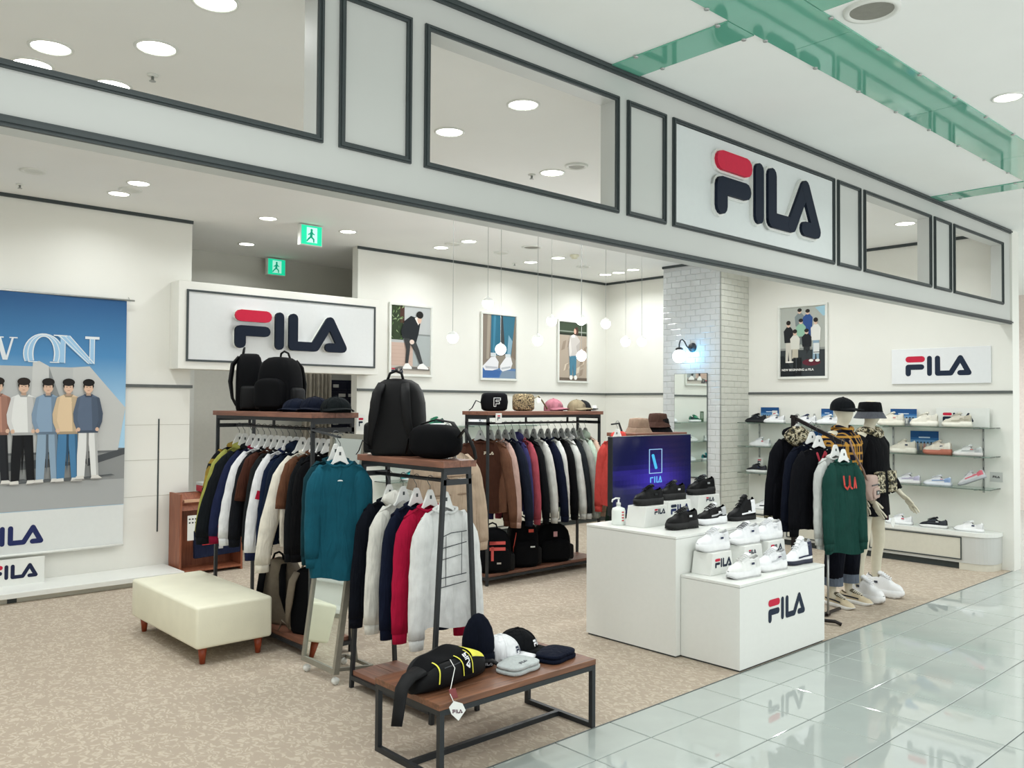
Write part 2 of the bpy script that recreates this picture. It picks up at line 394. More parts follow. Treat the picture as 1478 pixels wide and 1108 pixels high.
# facade fascia with openings
FX = [(-2.0, -1.74, 0), (-1.67, .355, 1), (.42, 1.715, 1), (1.788, 2.143, 0), (2.215, 3.516, 1), (3.586, 3.93, 0), (3.995, 5.932, 2), (5.984, 6.349, 0), (6.407, 7.682, 1), (7.752, 8.126, 0), (8.191, 9.48, 1)]
ZA, ZB, FB = 2.71, 3.345, 2.53
fa = MB().box(XL, 9.72, 0, .1, FB, ZA+.028).box(XL, 9.72, 0, .1, ZB-.028, H)
edges = [XL]
for a, b_, k in FX:
    if k == 1: edges += [a+.028, b_-.028]
edges.append(9.72)
for i in range(0, len(edges), 2): fa.box(edges[i], edges[i+1], 0.0, .1, ZA+.028, ZB-.028)
wf = struct('wall_facade', fa, M['fascia']); wf['label'] = 'pale grey fascia wall with framed openings'
def molding(x0, x1, z0, z1, w_=.026):
    b = MB()
    for (a, c, d, e, t) in ((x0, x1, z0, z1, .012), (x0+.006, x1-.006, z0+.006, z1-.006, .019)):
        ww = w_ if t < .015 else .008
        b.box(a, c, -t, 0, d, d+ww).box(a, c, -t, 0, e-ww, e).box(a, a+ww, -t, 0, d+ww, e-ww).box(c-ww, c, -t, 0, d+ww, e-ww)
    return b.build('panel_molding', M['dark'], wf)
for a, b_, k in FX: molding(a, b_, ZA, ZB)
for z0, z1 in ((2.527, 2.562), (3.462, 3.5)):
    t = MB().box(XL, 9.72, -.016, 0, z0, z1).box(XL, 9.72, -.024, 0, z0+.011, z1-.011).build('trim_1' if z0 < 3 else 'trim_2', M['dark']); t['kind'] = 'structure'
    t['label'] = 'dark moulding along the fascia'
# shop sign on the fascia
sp_ = MB().box(4.025, 5.902, -.006, 0, ZA+.03, ZB-.03).build('sign_panel', mat('sign_panel_white', '#d3d8d7', .3, var=.01), wf)
def logo3d(name, label, loc, rz, h, depth, stand=.0, wx=1., halo=None):
    t = thing(name, label, 'sign', loc, rz)
    r, n = logo_polys(); k = h
    Mx = face_mtx((0, 0, 0), (1, 0, 0), (0, 0, 1))
    def grp(ps, nm, m, lo, hi, grow=0.):
        b = MB()
        for i, p in enumerate(ps): b.prism([(a*k*wx, c*k) for a, c in p], Matrix.Translation((0, -lo, 0)) @ Mx, hi-lo+i*.0005)
        return b.build(nm, m, t)
    grp(r, 'red_bar', M['red'], stand, stand+depth)
    grp(n[:2], 'letter_f', M['navy'], stand, stand+depth); grp(n[2:3], 'letter_i', M['navy'], stand, stand+depth)
    grp(n[3:], 'letter_la', M['navy'], stand, stand+depth)
    if halo:
        def capw(path, wd): return strokes(path, wd)
        hp = [capsule(.15, .845, .80, .845, .37)] + strokes([(.135, .135), (.135, .455), (.78, .455)], .34) + [capsule(1.165, .12, 1.165, .88, .30)] + strokes([(1.545, .87), (1.545, .13), (2.16, .13), (2.60, .855), (2.975, .135), (2.58, .135)], .32)
        grp(hp, 'backing', M['white'], 0, stand)
    return t
logo3d('shop_sign', 'large shop-name lettering on the fascia panel above the entrance', (4.385, -.006, 2.845), 0, .395, .022, .018, wx=1.035, halo=True)

# back wall with the stockroom opening
bw = MB().box(XL, 3.40, YB, YB+.1, 0, H).box(5.347, XR+.2, YB, YB+.12, 0, H)
wb = struct('wall_back', bw, M['wall'])
wr_ = struct('wall_right', MB().box(XR, XR+.2, -.02, YB+.12, 0, H), M['wall'])
wl = struct('wall_left', MB().box(XL-.1, XL, 0, 7.2, 0, H), M['wall'])
greyw = mat('stockroom_wall', '#cfcfc6', .75, var=.02, scale=2)
rw = struct('wall_stockroom', MB().box(2.6, 7.2, 7.06, 7.2, 0, H).box(2.5, 2.6, 5.6, 7.2, 0, H).box(7.2, 7.3, 5.62, 7.2, 0, H), greyw)
# dark ceiling trims, grey rails
def trim(n, b, m=None, lab='dark trim under the ceiling'):
    t = b.build(n, m or M['dark']); t['kind'] = 'structure'; t['label'] = lab; return t
trim('trim_3', MB().box(XL, 3.405, YB-.018, YB, H-.032, H).box(5.335, XR, YB-.018, YB, H-.032, H))
trim('trim_4', MB().box(XR-.018, XR, 3.95, YB, H-.032, H).box(XR-.018, XR, .1, 3.06, H-.032, H))
trim('trim_5', MB().box(XL, 3.42, YB-.016, YB, 1.815, 1.845).box(5.347, XR, YB-.016, YB, 1.815, 1.845), M['rail'], 'grey rail along the back wall')
trim('trim_6', MB().box(XR-.016, XR, 3.95, YB, 1.815, 1.845).box(XR-.016, XR, -.02, 3.06, 1.815, 1.845), M['rail'], 'grey rail along the right wall')
MB().box(3.09, 3.104, YB-.004, YB, .41, 1.51).build('slot', M['dark'], wb)
for z in (.76, 1.11, 1.45): MB().box(2.78, 3.4, YB-.0015, YB, z, z+.004).build('seam', mat('seam_grey', '#b9b8ac', .7), wb)
# tiled column
CX, CY0, CY1 = 9.063, 3.06, 3.946
co = struct('wall_column', MB().box(CX+.004, XR, CY0+.004, CY1, 0, H), M['brickg']); co['label'] = 'white subway-tiled column'
bh, bl = .0761, .150
def brick_mesh(l, h):
    a, e, t = .0012, .005, .008
    return MB().rings([[(0, a, a), (0, l-a, a), (0, l-a, h-a), (0, a, h-a)], [(-t+.004, a, a), (-t+.004, l-a, a), (-t+.004, l-a, h-a), (-t+.004, a, h-a)],
                       [(-t, a+e, a+e), (-t, l-a-e, a+e), (-t, l-a-e, h-a-e), (-t, a+e, h-a-e)]], False, True).mesh('wall_tile')
bm_cache = {}
nrow = int(H/bh)
joined = MB()
for r in range(nrow):
    z = r*bh
    y = CY0 - (bl/2 if r % 2 else 0)
    while y < CY1-.01:
        a, c = max(y, CY0), min(y+bl, CY1); l = round(c-a, 3)
        if l > .03:
            if l not in bm_cache: bm_cache[l] = brick_mesh(l, bh)
            mob('wall_tile', bm_cache[l], M['brick'], co, (CX+.005, a, z))
        y += bl
    x = CX - (0 if r % 2 else bl/2)
    while x < XR-.01:
        a, c = max(x, CX), min(x+bl, XR)
        if c-a > .03:
            e = .006
            joined.rings([[(a+.0018, CY0+.005, z+.0018), (c-.0018, CY0+.005, z+.0018), (c-.0018, CY0+.005, z+bh-.0018), (a+.0018, CY0+.005, z+bh-.0018)],
                          [(a+.0018, CY0-.001, z+.0018), (c-.0018, CY0-.001, z+.0018), (c-.0018, CY0-.001, z+bh-.0018), (a+.0018, CY0-.001, z+bh-.0018)],
                          [(a+e, CY0-.005, z+e), (c-e, CY0-.005, z+e), (c-e, CY0-.005, z+bh-e), (a+e, CY0-.005, z+bh-e)]], False, True)
        x += bl
o = joined.build('wall_tile_field', mat('subway_tile_matte', '#d2d3ca', .35, var=.03, scale=3), co); o['kind'] = 'stuff'
MB().box(CX-.007, CX+.006, CY0-.007, CY0+.006, 0, H).build('corner_bead', M['chrome'], co)
MB().box(CX-.014, XR, CY0-.012, CY1+.01, H-.032, H).build('column_trim', M['dark'], co)
# column mirror
t = thing('wall_mirror', 'tall frameless mirror on the tiled column', 'mirror', (CX-.006, 3.245, .75))
MB().box(-.012, 0, 0, .505, 0, 1.33).build('backing', M['dark'], t); MB().box(-.0135, -.0122, .004, .501, .004, 1.326).build('mirror_glass', M['mirror'], t)
# sconce
t = thing('wall_sconce', 'black gooseneck wall lamp with a glowing white globe on the tiled column', 'wall lamp', (CX-.006, 3.475, 2.41))
MB().lathe([(.0, -.02), (.055, -.018), (.062, 0)], 24).build('wall_plate', M['black'], t, True).rotation_euler = (0, -pi/2, 0)
for q in t.children: q.rotation_euler = (0, pi/2, 0)
pth = [(-.01, 0, -.005), (-.05, .015, -.02), (-.08, .035, .02), (-.095, .055, .075), (-.115, .075, .10), (-.135, .09, .09), (-.145, .10, .04), (-.145, .10, -.01)]
MB().tube(pth, .009, 10).build('gooseneck', M['black'], t, True)
MB().lathe([(.012, .0), (.045, -.015), (.05, -.035), (.0, -.035)], 20, (-.145, .10, .005)).build('cap', M['black'], t, True)
MB().lathe([(.085*sin(pi*i/14)+.0001, -.115-.085*cos(pi*i/14)) for i in range(15)], 24, (-.145, .10, 0)).build('globe', M['sconce'], t, True)
ld = bpy.data.lights.new('sconce_light', 'POINT'); ld.energy = 4.; ld.color = (.06, .52, 1.); ld.shadow_soft_size = .09
lo = bpy.data.objects.new('sconce_light', ld); COL.objects.link(lo); lo.parent = t; lo.location = (-.045, -.03, -.09)

# neighbour beyond the right end
nb = struct('wall_neighbour', MB().box(15.5, 15.7, -3.7, 6, 0, H).box(9.92, 15.5, 5.4, 5.6, 0, H), mat('neighbour_pink', '#e6d9d2', .6))
struct('floor_neighbour', MB().box(9.9, 16, 0, 6, -.12, -.001), M['tile'])
struct('ceiling_neighbour', MB().box(9.9, 16, .1, 6, H, H+.12), M['mallceil'])

# ------------------------------------------------------------------ lamps in the ceilings
def downlight(x, y, label, group, power, r=.085, lit=True, tilt=None):
    t = thing('ceiling_downlight', label, 'ceiling light', (x, y, H), 0, group)
    ring = cached('dl_ring%.3f' % r, lambda: MB().rings([[(q*cos(2*pi*k/28), q*sin(2*pi*k/28), z) for k in range(28)] for q, z in ((r+.014, 0), (r+.012, -.006), (r, -.008), (r-.004, -.002))], False, False).mesh('trim_ring', True))
    lens = cached('dl_lens%.3f' % r, lambda: MB().face([((r-.002)*cos(-2*pi*k/28), (r-.002)*sin(-2*pi*k/28), -.0025) for k in range(28)]).mesh('lens'))
    mob('trim_ring', ring, M['frame'], t); mob('lens', lens, M['lamp'] if lit else mat('dull_lens', '#b9bab2', .5), t)
    if lit and power > 0:
        l = bpy.data.lights.new('downlight', 'AREA'); l.shape = 'DISK'; l.size = .16; l.energy = power; l.color = LAMP_COL; l.spread = radians(150)
        q = bpy.data.objects.new('downlight', l); COL.objects.link(q); q.parent = t; q.location = (0, 0, -.012)
    return t
RB = 'round downlights in the row over the back wall'
for x, y, q in ((.2, 4.83, 'out beyond the left of the banner'), (1.0, 4.83, 'left of the banner'), (2.475, 4.82, 'over the banner, the nearer to the wall of a pair'), (3.89, 4.84, 'just left of the hanging exit sign'), (4.81, 4.85, 'just right of the hanging exit sign'), (6.09, 4.89, 'over the first poster, nearer the wall'), (7.55, 4.9, 'over the second poster, nearer the wall'), (9.02, 4.92, 'in the far back corner, nearest the wall')):
    downlight(x, y, 'round recessed downlight '+q, RB, SHOP_LAMP_W*.75)
for x, y, q in ((.2, 4.33, 'far out left of the banner'), (2.475, 4.33, 'over the banner, the farther from the wall of a pair'), (6.08, 4.37, 'over the first poster, farther from the wall'), (7.57, 4.43, 'beside the smoke detector'), (8.96, 4.37, 'in the far back corner, farthest from the wall')):
    downlight(x, y, 'round recessed downlight '+q, 'round downlights of the second row', SHOP_LAMP_W*.8)
downlight(9.01, 4.67, 'round recessed downlight between two others in the far back corner', None, SHOP_LAMP_W*.6)
for x, y, q in ((1.59, .75, 'at the top edge of the picture in'), (1.58, 1.45, 'above the sprinkler in'), (1.18, 1.82, 'upper left in'), (1.17, 2.14, 'cut by the lower moulding at the left of'), (1.586, 2.16, 'cut by the lower moulding near the middle of'), (-.4, 1.5, 'hidden left of'), (-.4, 3.2, 'hidden deep left of')):
    downlight(x, y, 'bright downlight '+q+' the leftmost fascia opening', 'downlights behind the left fascia opening', SHOP_LAMP_W, .095)
for x, y, q in ((3.52, 1.48, 'leftmost'), (3.523, .76, 'highest'), (4.735, 1.716, 'lowest, by the sprinkler')):
    downlight(x, y, 'bright downlight, '+q+', seen through the middle fascia opening', 'downlights behind the middle fascia opening', SHOP_LAMP_W, .09)
for x, y in ((5.6, .7), (6.6, 1.5), (7.6, .7), (8.6, 1.5), (8.6, .6), (8.75, 2.5), (2.6, 2.9), (4.4, 2.9), (6.0, 2.6), (7.4, 2.7)):  # extra lamps added behind the fascia to light the shop
    downlight(x, y, 'round downlight added for shop light, hidden behind the fascia', 'added shop downlights behind the fascia', SHOP_LAMP_W, .09)
downlight(4.35, 6.29, 'round downlight in the stockroom passage ceiling', None, 7)
downlight(5.505, -1.294, 'lit round spotlight in the mall ceiling at the right picture edge', 'mall ceiling spotlights', MALL_LAMP_W, .075)
for x in (-1.0, 1.3, 7.8, 10.2, 12.6):  # off-frame lamps added to light the mall side
    downlight(x, -1.55, 'unseen round spotlight added in the mall ceiling beyond the green strip', 'mall ceiling spotlights', MALL_LAMP_W, .075)
for x in (-.5, 2.2, 4.8, 7.4, 10.0, 12.8):  # second off-frame row, also added for mall light
    downlight(x, -3.2, 'unseen round spotlight added in the mall ceiling far from the shop', 'added mall ceiling spotlights far row', MALL_LAMP_W, .075)
for x in (11.2, 13.4): downlight(x, 2.2, 'unseen round downlight added to light the neighbouring shop', 'added neighbour downlights', 60, .09)  # added lamps out of view that brighten the shop next door
def ceiling_disc(name, x, y, r, lab, cat, m):
    t = thing(name, lab, cat, (x, y, H))
    MB().rings([[(q*cos(2*pi*k/32), q*sin(2*pi*k/32), z) for k in range(32)] for q, z in ((r+.02, 0), (r+.018, -.012), (r, -.016), (r-.01, -.006))], False, False).build('rim', M['frame'], t, True)
    MB().face([((r-.008)*cos(-2*pi*k/32), (r-.008)*sin(-2*pi*k/32), -.007) for k in range(32)]).build('grille', m, t)
    return t
grl = mat('speaker_grille', '#8f8f86', .7, bump=.5, bscale=600)
ceiling_disc('ceiling_speaker', 3.83, -1.25, .105, 'round grey speaker grille in the mall ceiling above the green strip', 'speaker', grl)
ceiling_disc('ceiling_speaker', 4.73, 1.45, .07, 'small grey speaker seen through the middle fascia opening', 'speaker', mat('speaker_pale', '#a9aaa2', .7))
ceiling_disc('ceiling_speaker', 6.82, 4.12, .10, 'grey ceiling speaker above the middle poster', 'speaker', grl)
for i, (x, y, lab) in enumerate(((1.73, 4.51, 'unlit white ceiling disc above the banner wall'), (2.5, 4.6, 'unlit white ceiling disc between the two lamps over the banner wall'), (6.04, 4.6, 'unlit white ceiling disc above the first poster'), (6.81, 4.64, 'unlit white ceiling disc above the second poster'), (8.27, 4.65, 'unlit white ceiling disc above the third poster'))):
    ceiling_disc('ceiling_disc', x, y, .075, lab, 'ceiling disc', mat('white_disc', '#dcded7', .6))
for x, y, lab in ((1.70, 1.84, 'small sprinkler head seen through the leftmost fascia opening'), (1.76, 5.07, 'small sprinkler head near the banner wall'), (4.66, 1.87, 'small sprinkler head seen through the middle fascia opening'), (7.45, 5.1, 'small sprinkler head near the second poster')):
    t = thing('sprinkler', lab, 'sprinkler', (x, y, H))
    MB().lathe([(.032, 0), (.03, -.006), (.01, -.01)], 16).build('plate', M['frame'], t, True)
    MB().lathe([(.009, -.008), (.008, -.03), (.018, -.034), (.018, -.037), (.0, -.037)], 12).build('nozzle', M['chrome'], t, True)
t = thing('smoke_detector', 'round cream smoke detector on the ceiling among the pendants', 'smoke detector', (7.57, 4.15, H))
MB().lathe([(.055, 0), (.055, -.02), (.04, -.03), (.035, -.045), (0.001, -.045)], 24).build('housing', mat('detector_cream', '#dfdcc4', .5), t, True)
# pendants
PG = 'globe pendants over the middle of the shop'
for x, y, z, lab in ((4.702, 2.914, 2.262, 'globe pendant hanging low at the left end of the cluster'), (5.095, 2.897, 2.598, 'highest globe pendant, second from the left'), (5.251, 2.891, 2.182, 'globe pendant hanging before the poster of white sneakers'),
        (5.708, 2.871, 2.292, 'globe pendant just left of the woman poster'), (5.89, 2.863, 2.491, 'high globe pendant between second and third posters'), (6.293, 2.846, 2.523, 'globe pendant at the top of the woman poster'),
        (6.25, 2.80, 2.16, 'globe pendant hanging low before the woman poster'), (6.648, 2.831, 2.512, 'globe pendant in line with the far room corner'), (6.95, 2.818, 2.342, 'globe pendant second from the tiled column'), (7.206, 2.807, 2.355, 'globe pendant nearest the tiled column')):
    t = thing('pendant_lamp', lab, 'pendant lamp', (x, y, z), 0, PG); r = .052
    MB().lathe([(r*sin(pi*i/12)+.0001, -r*cos(pi*i/12)) for i in range(11)], 20, cap1=False).build('globe', M['globe'], t, True)
    MB().lathe([(r*1.03*sin(pi*i/16), -r*1.03*cos(pi*i/16)) for i in range(10, 16)]+[(r*.2, r*1.08), (.004, r*1.25)], 20, cap0=False).build('holder', mat('frosted_top', '#c3c5c0', .4, var=.02), t, True)
    pl = bpy.data.lights.new('pendant_light', 'POINT'); pl.energy = PENDANT_W; pl.color = LAMP_COL; pl.shadow_soft_size = .06
    po = bpy.data.objects.new('pendant_light', pl); COL.objects.link(po); po.parent = t; po.location = (0, 0, -.075)
    MB().tube([(0, 0, r), (0, 0, H-z)], .0022, 6).build('cord', mat('cord_grey', '#8f918d', .6), t)
    MB().lathe([(.0, -.02), (.035, -.018), (.04, 0)], 20, (0, 0, H-z)).build('canopy', M['frame'], t, True)
# exit signs
def exit_sign(x, y, z, lab):
    t = thing('exit_sign', lab, 'exit sign', (x, y, z))
    w_, h_ = .25, .21
    MB().box(0, w_, 0, .06, 0, h_).build('case', M['frame'], t, bevel=.004)
    MB().box(.012, w_-.008, -.003, 0, .008, h_-.008).build('lit_face', M['exitg'], t)
    mm = FACE_S(0, -.0035, 0); b = MB()
    for p in (rect(.07, .03, .19, .185),): b.face([mm @ Vector((q[0], q[1], 0)) for q in p])
    b.build('doorway', M['exitw'], t)
    b = MB(); mm = FACE_S(0, -.0042, 0)
    for p in (ell(.125, .158, .014, .014), capsule(.125, .135, .12, .095, .03), capsule(.125, .13, .155, .115, .013), capsule(.12, .13, .09, .11, .013), capsule(.12, .09, .15, .065, .018), capsule(.15, .065, .15, .04, .016), capsule(.118, .09, .09, .065, .018), capsule(.09, .065, .075, .045, .015)):
        b.face([mm @ Vector((q[0], q[1], 0)) for q in p])
    b.build('running_figure', mat('exit_figure', '#0c8f72', .4, var=0, emit='#0fae8c', estr=.5), t)
exit_sign(4.218, 4.79, 3.28, 'green running-figure exit sign hanging from the shop ceiling')
exit_sign(4.91, 6.90, 3.275, 'smaller-looking green exit sign on the stockroom back wall')
# ================================================================== FIXTURES
# sign board over the stockroom opening
t = thing('sign_board', 'white sign board with shop-name lettering over the stockroom opening', 'sign', (3.19, 5.28, 2.0))
MB().box(0, 2.30, 0, .22, 0, .86).build('board', M['wall'], t, bevel=.004)
MB().box(.09, 2.24, -.004, 0, .09, .765).build('panel', mat('sign_board_panel', '#dadddd', .25, var=.01), t)
b = MB()
for x0, x1, z0, z1 in ((.075, 2.255, .075, .095), (.075, 2.255, .76, .78), (.075, .095, .095, .76), (2.235, 2.255, .095, .76)): b.box(x0, x1, -.012, 0, z0, z1)
b.build('frame', M['dark'], t)
r, n = logo_polys(); k = .395
for ps, nm, m in ((r, 'red_bar', M['red']), (n[:2], 'letter_f', M['navy']), (n[2:3], 'letter_i', M['navy']), (n[3:], 'letter_la', M['navy'])):
    b = MB(); bb = MB()
    for i, p in enumerate(ps): b.prism([(.545+a*k*1.055, .225+c*k) for a, c in p], FACE_S(0, -.045, 0), .03+i*.0005); bb.prism([(.545+a*k*1.055, .225+c*k) for a, c in p], FACE_S(0, -.004, 0), .0405+i*.0001)
    o = b.build(nm, m, t); bb.build('return', M['white'], o)
# banner: printed cloth, slight waves
BX0, BX1, BZ0, BZ1, BY = .1, 2.76, .33, 2.632, 5.44
t = thing('banner', 'tall hanging banner printed with blue sky and a row of standing people', 'banner', (0, BY, 0))
def bwave(x, z): return .012*sin(x*3.1+.6) + .009*sin((x-2.76)*2.4+(z-2.6)*2.0)*(z-.3)/2.3
def bgrid(x0, x1, z0, z1, nx, nz, off=0.):
    b = MB(); V = [(x0+(x1-x0)*i/nx, bwave(x0+(x1-x0)*i/nx, z0+(z1-z0)*j/nz)-off, z0+(z1-z0)*j/nz) for j in range(nz+1) for i in range(nx+1)]
    b.add(V, [(j*(nx+1)+i, j*(nx+1)+i+1, (j+1)*(nx+1)+i+1, (j+1)*(nx+1)+i) for j in range(nz) for i in range(nx)]); return b
bgrid(BX0, BX1, .705, BZ1, 40, 30).build('printed_sky', M['skyp'], t, True)
bgrid(BX0, BX1, BZ0, .705, 40, 8).build('white_field', mat('banner_white', '#dde1df', .5, var=.01), t, True)
MB().tube([(0, 0, BZ1+.008), (2.83, 0, BZ1+.008)], .009, 10).build('rod', M['chrome'], t, True)
MB().tube([(BX0, -.005, BZ0), (BX1, -.005, BZ0)], .012, 10).build('bottom_bar', M['frame'], t, True)
MB().tube([(2.79, .0, BZ1), (2.79, .05, BZ1+.04)], .004, 8).build('hook', M['chrome'], t)
pp = []
conc, conc2, conc3 = '#b9bcbb', '#a4a7a6', '#8f9393'
pp += [(rect(.1, .71, 2.76, 1.22), '#8d9090'), (rect(.1, .71, 2.76, .95), '#a8abab'), ([(.1, 1.2), (2.76, 1.2), (2.76, 1.24), (.1, 1.3)], '#6b6e70'),
       ([(.1, 1.22), (2.70, 1.22), (2.76, 1.62), (2.52, 1.9), (2.44, 2.0), (2.28, 1.985), (1.6, 1.985), (.1, 2.0)], conc),
       ([(1.95, 1.22), (2.12, 1.22), (2.10, 1.99), (2.02, 2.035), (1.97, 2.02)], '#c9cbc9'), ([(2.12, 1.22), (2.3, 1.22), (2.2, 1.7), (2.1, 1.99)], conc3),
       ([(2.30, 1.22), (2.70, 1.22), (2.76, 1.62), (2.44, 2.0), (2.30, 1.98)], '#c2c4c2'), (rect(1.60, 1.22, 1.625, 1.985), conc2), (rect(1.3, 1.22, 1.315, 1.985), conc2),
       ([(2.4, 1.14), (2.76, 1.24), (2.76, 1.18), (2.44, 1.08)], '#4c5054'), ([(1.5, 1.12), (2.1, 1.16), (2.4, 1.10), (1.7, 1.06)], '#5b5f62'), ([(.1, 1.1), (1.3, 1.16), (1.5, 1.1), (.6, 1.04)], '#5b5f62')]
def shade(c, k):
    c = c.lstrip('#'); return '#%02x%02x%02x' % tuple(max(0, min(255, int(int(c[i:i+2], 16)*k))) for i in (0, 2, 4))
def person_print(cx, top, Hh, hair, shirt, trousers, shoe='#dcdbd5', skinc='#d9b79f', pose=0):
    y = lambda f: top - f*Hh; X_ = lambda f: cx + f*Hh*.86; q = []
    P = lambda *pts: [(X_(a), y(b_)) for a, b_ in pts]
    q += [(P((-.16, .985), (.05, .97), (.30, .955), (.26, .94), (.0, .955)), '#5c6062')]
    q += [(P((-.095, .50), (.004, .50), (-.012, .70), (-.028, .955), (-.105, .955), (-.108, .75)), trousers), (P((-.004, .50), (.096, .50), (.108, .72), (.122, .955), (.045, .955), (.022, .72)), trousers), (P((-.012, .52), (.012, .52), (.012, .72), (.0, .90), (-.012, .72)), shade(trousers, .62)), (P((.07, .52), (.096, .52), (.12, .95), (.10, .95)), shade(trousers, .8))]
    q += [(P((-.12, .985), (-.115, .95), (-.035, .945), (-.03, .985)), shoe), (P((.04, .975), (.05, .945), (.115, .945), (.16, .975), (.15, .985), (.045, .985)), shoe), (P((-.12, .985), (-.12, .975), (-.03, .975), (-.03, .985)), shade(shoe, .7)), (P((.045, .985), (.045, .975), (.16, .975), (.15, .985)), shade(shoe, .7))]
    q += [(P((-.045, .155), (.045, .155), (.115, .185), (.125, .30), (.108, .53), (-.108, .53), (-.125, .30), (-.115, .185)), shirt), (P((.03, .17), (.115, .185), (.125, .30), (.108, .53), (.05, .53)), shade(shirt, .86)), (P((-.108, .505), (.108, .505), (.106, .53), (-.106, .53)), shade(shirt, .75))]
    for s_ in (-1, 1): q += [(P((s_*.085, .18), (s_*.118, .19), (s_*.158, .34), (s_*.150, .42), (s_*.115, .50), (s_*.085, .475), (s_*.112, .40), (s_*.105, .30)), shade(shirt, .93 if s_ < 0 else .78)), ([(X_(s_*.098)+.017*Hh*cos(k*pi/5), y(.495)+.02*Hh*sin(k*pi/5)) for k in range(10)], skinc)]
    q += [(P((-.05, .152), (.05, .152), (.03, .18), (-.03, .18)), shade(shirt, .7)), (rect(X_(-.024), y(.165), X_(.024), y(.115)), shade(skinc, .85)), (ell(cx, y(.085), .044*Hh, .058*Hh), skinc), (P((-.048, .03), (.048, .03), (.056, .075), (.044, .10), (.040, .07), (.012, .058), (-.022, .072), (-.040, .068), (-.044, .10), (-.056, .075)), hair), (ell(cx, y(.038), .054*Hh, .036*Hh), hair)]
    q += [(rect(X_(-.026), y(.086), X_(-.010), y(.081)), '#4a352c'), (rect(X_(.010), y(.086), X_(.026), y(.081)), '#4a352c'), (rect(X_(-.012), y(.119), X_(.012), y(.115)), '#a8685c')]
    return q
for cx, sh, tr, hr, sc in ((1.15, '#8a94a0', '#3b4148', '#26201c', .95), (1.45, '#c9b2a0', '#4a4f55', '#2a211c', .93), (1.70, '#b98a78', '#22252a', '#211a16', .95), (1.90, '#e4e6e4', '#14161a', '#2a221e', .96), (2.095, '#89a2bb', '#8ea6bb', '#23201e', .955), (2.262, '#e0c7a4', '#4c7fa8', '#1f1b1a', .955), (2.43, '#5d6c82', '#e2e4e2', '#171616', .94)):
    pp += person_print(cx, 1.885, sc, hr, sh, tr)
W_ = '#dfe6ea'
def bp3(x, z, i): return (x, bwave(x, z)-.002-i*.00012, z)
def banner_print(nm, polys, off, step):
    mb = MB()
    for i, (p, c) in enumerate(polys): mb.face([(x, -off-i*step, z) for x, z in p], lin(c))
    o = mb.build(nm, M['ink'], t); bm_ = bmesh.new(); bm_.from_mesh(o.data); bmesh.ops.triangulate(bm_, faces=bm_.faces[:])
    for _ in range(5):
        le = [e for e in bm_.edges if e.calc_length() > .12]
        if not le: break
        bmesh.ops.subdivide_edges(bm_, edges=le, cuts=1); bmesh.ops.triangulate(bm_, faces=[f_ for f_ in bm_.faces if len(f_.verts) > 3])
    for v_ in bm_.verts: v_.co.y += bwave(v_.co.x, v_.co.z)
    bm_.to_mesh(o.data); bm_.free(); return o
banner_print('printed_group', pp, .002, .00012)
# the words on the banner
lw = []
def serif_w(x0, z0, s):
    return [([(x0, z0+s), (x0+.16*s, z0+s), (x0+.42*s, z0), (x0+.26*s, z0)], W_), ([(x0+.42*s, z0), (x0+.33*s, z0), (x0+.55*s, z0+s), (x0+.63*s, z0+s)], W_), ([(x0+.55*s, z0+s), (x0+.75*s, z0+s), (x0+1.02*s, z0), (x0+.84*s, z0)], W_), ([(x0+1.02*s, z0), (x0+.93*s, z0), (x0+1.18*s, z0+s), (x0+1.26*s, z0+s)], W_),
            (rect(x0-.1*s, z0+.95*s, x0+.28*s, z0+s), W_), (rect(x0+1.08*s, z0+.95*s, x0+1.4*s, z0+s), W_), (rect(x0+.48*s, z0+.95*s, x0+.86*s, z0+s), W_)]
lw += serif_w(1.565, 2.035, .20)
import itertools
def arc_band(cx, cz, ro, ri, zo, zi, a0, a1, n=22):
    o_ = ell(cx, cz, ro, zo, n, a0, a1); i_ = ell(cx, cz, ri, zi, n, a0, a1)
    return o_ + i_[::-1]
P_ = '#9cc3e2'
lw += [(arc_band(2.01, 2.10, .145, .078, .165, .145, -.42, pi+.42), P_), (arc_band(2.01, 2.10, .148, .140, .168, .160, -.42, pi+.42), W_), (arc_band(2.01, 2.10, .083, .074, .150, .141, -.42, pi+.42), W_), (arc_band(2.01, 2.10, .118, .111, .160, .154, -.42, pi+.42), W_), (rect(1.90, 2.028, 1.965, 2.036), W_), (rect(2.055, 2.028, 2.125, 2.036), W_)]
lw += [([(2.13, 2.03), (2.165, 2.03), (2.165, 2.235), (2.13, 2.255)], P_), ([(2.10, 2.262), (2.20, 2.262), (2.385, 2.03), (2.335, 2.03)], P_), ([(2.352, 2.03), (2.385, 2.03), (2.385, 2.245), (2.352, 2.245)], P_), (rect(2.315, 2.24, 2.425, 2.262), W_), (rect(2.08, 2.252, 2.18, 2.262), W_)]
lw += [(strokes([(2.12, 2.257), (2.345, 2.03)], .007)[0], W_), (strokes([(2.2, 2.257), (2.385, 2.035)], .007)[0], W_), (strokes([(2.16, 2.257), (2.365, 2.03)], .004)[0], W_), (strokes([(2.165, 2.03), (2.165, 2.2)], .006)[0], W_), (strokes([(2.352, 2.06), (2.352, 2.24)], .006)[0], W_), (strokes([(2.387, 2.03), (2.387, 2.24)], .006)[0], W_)]
lw = [(p, c) if i < 7 else ([(2.01+(x-2.01)*1.12+.045, 2.10+(z-2.10)*1.08) for x, z in p], c) for i, (p, c) in enumerate(lw)]
banner_print('printed_words', lw, .004, .0001)
r, n = logo_polys(); banner_print('printed_word_mark', [([(1.56+a*.168, .415+q*.172) for a, q in p], c) for ps, c in ((r, '#c4203f'), (n, '#232c5c')) for p in ps], .002, .00005)
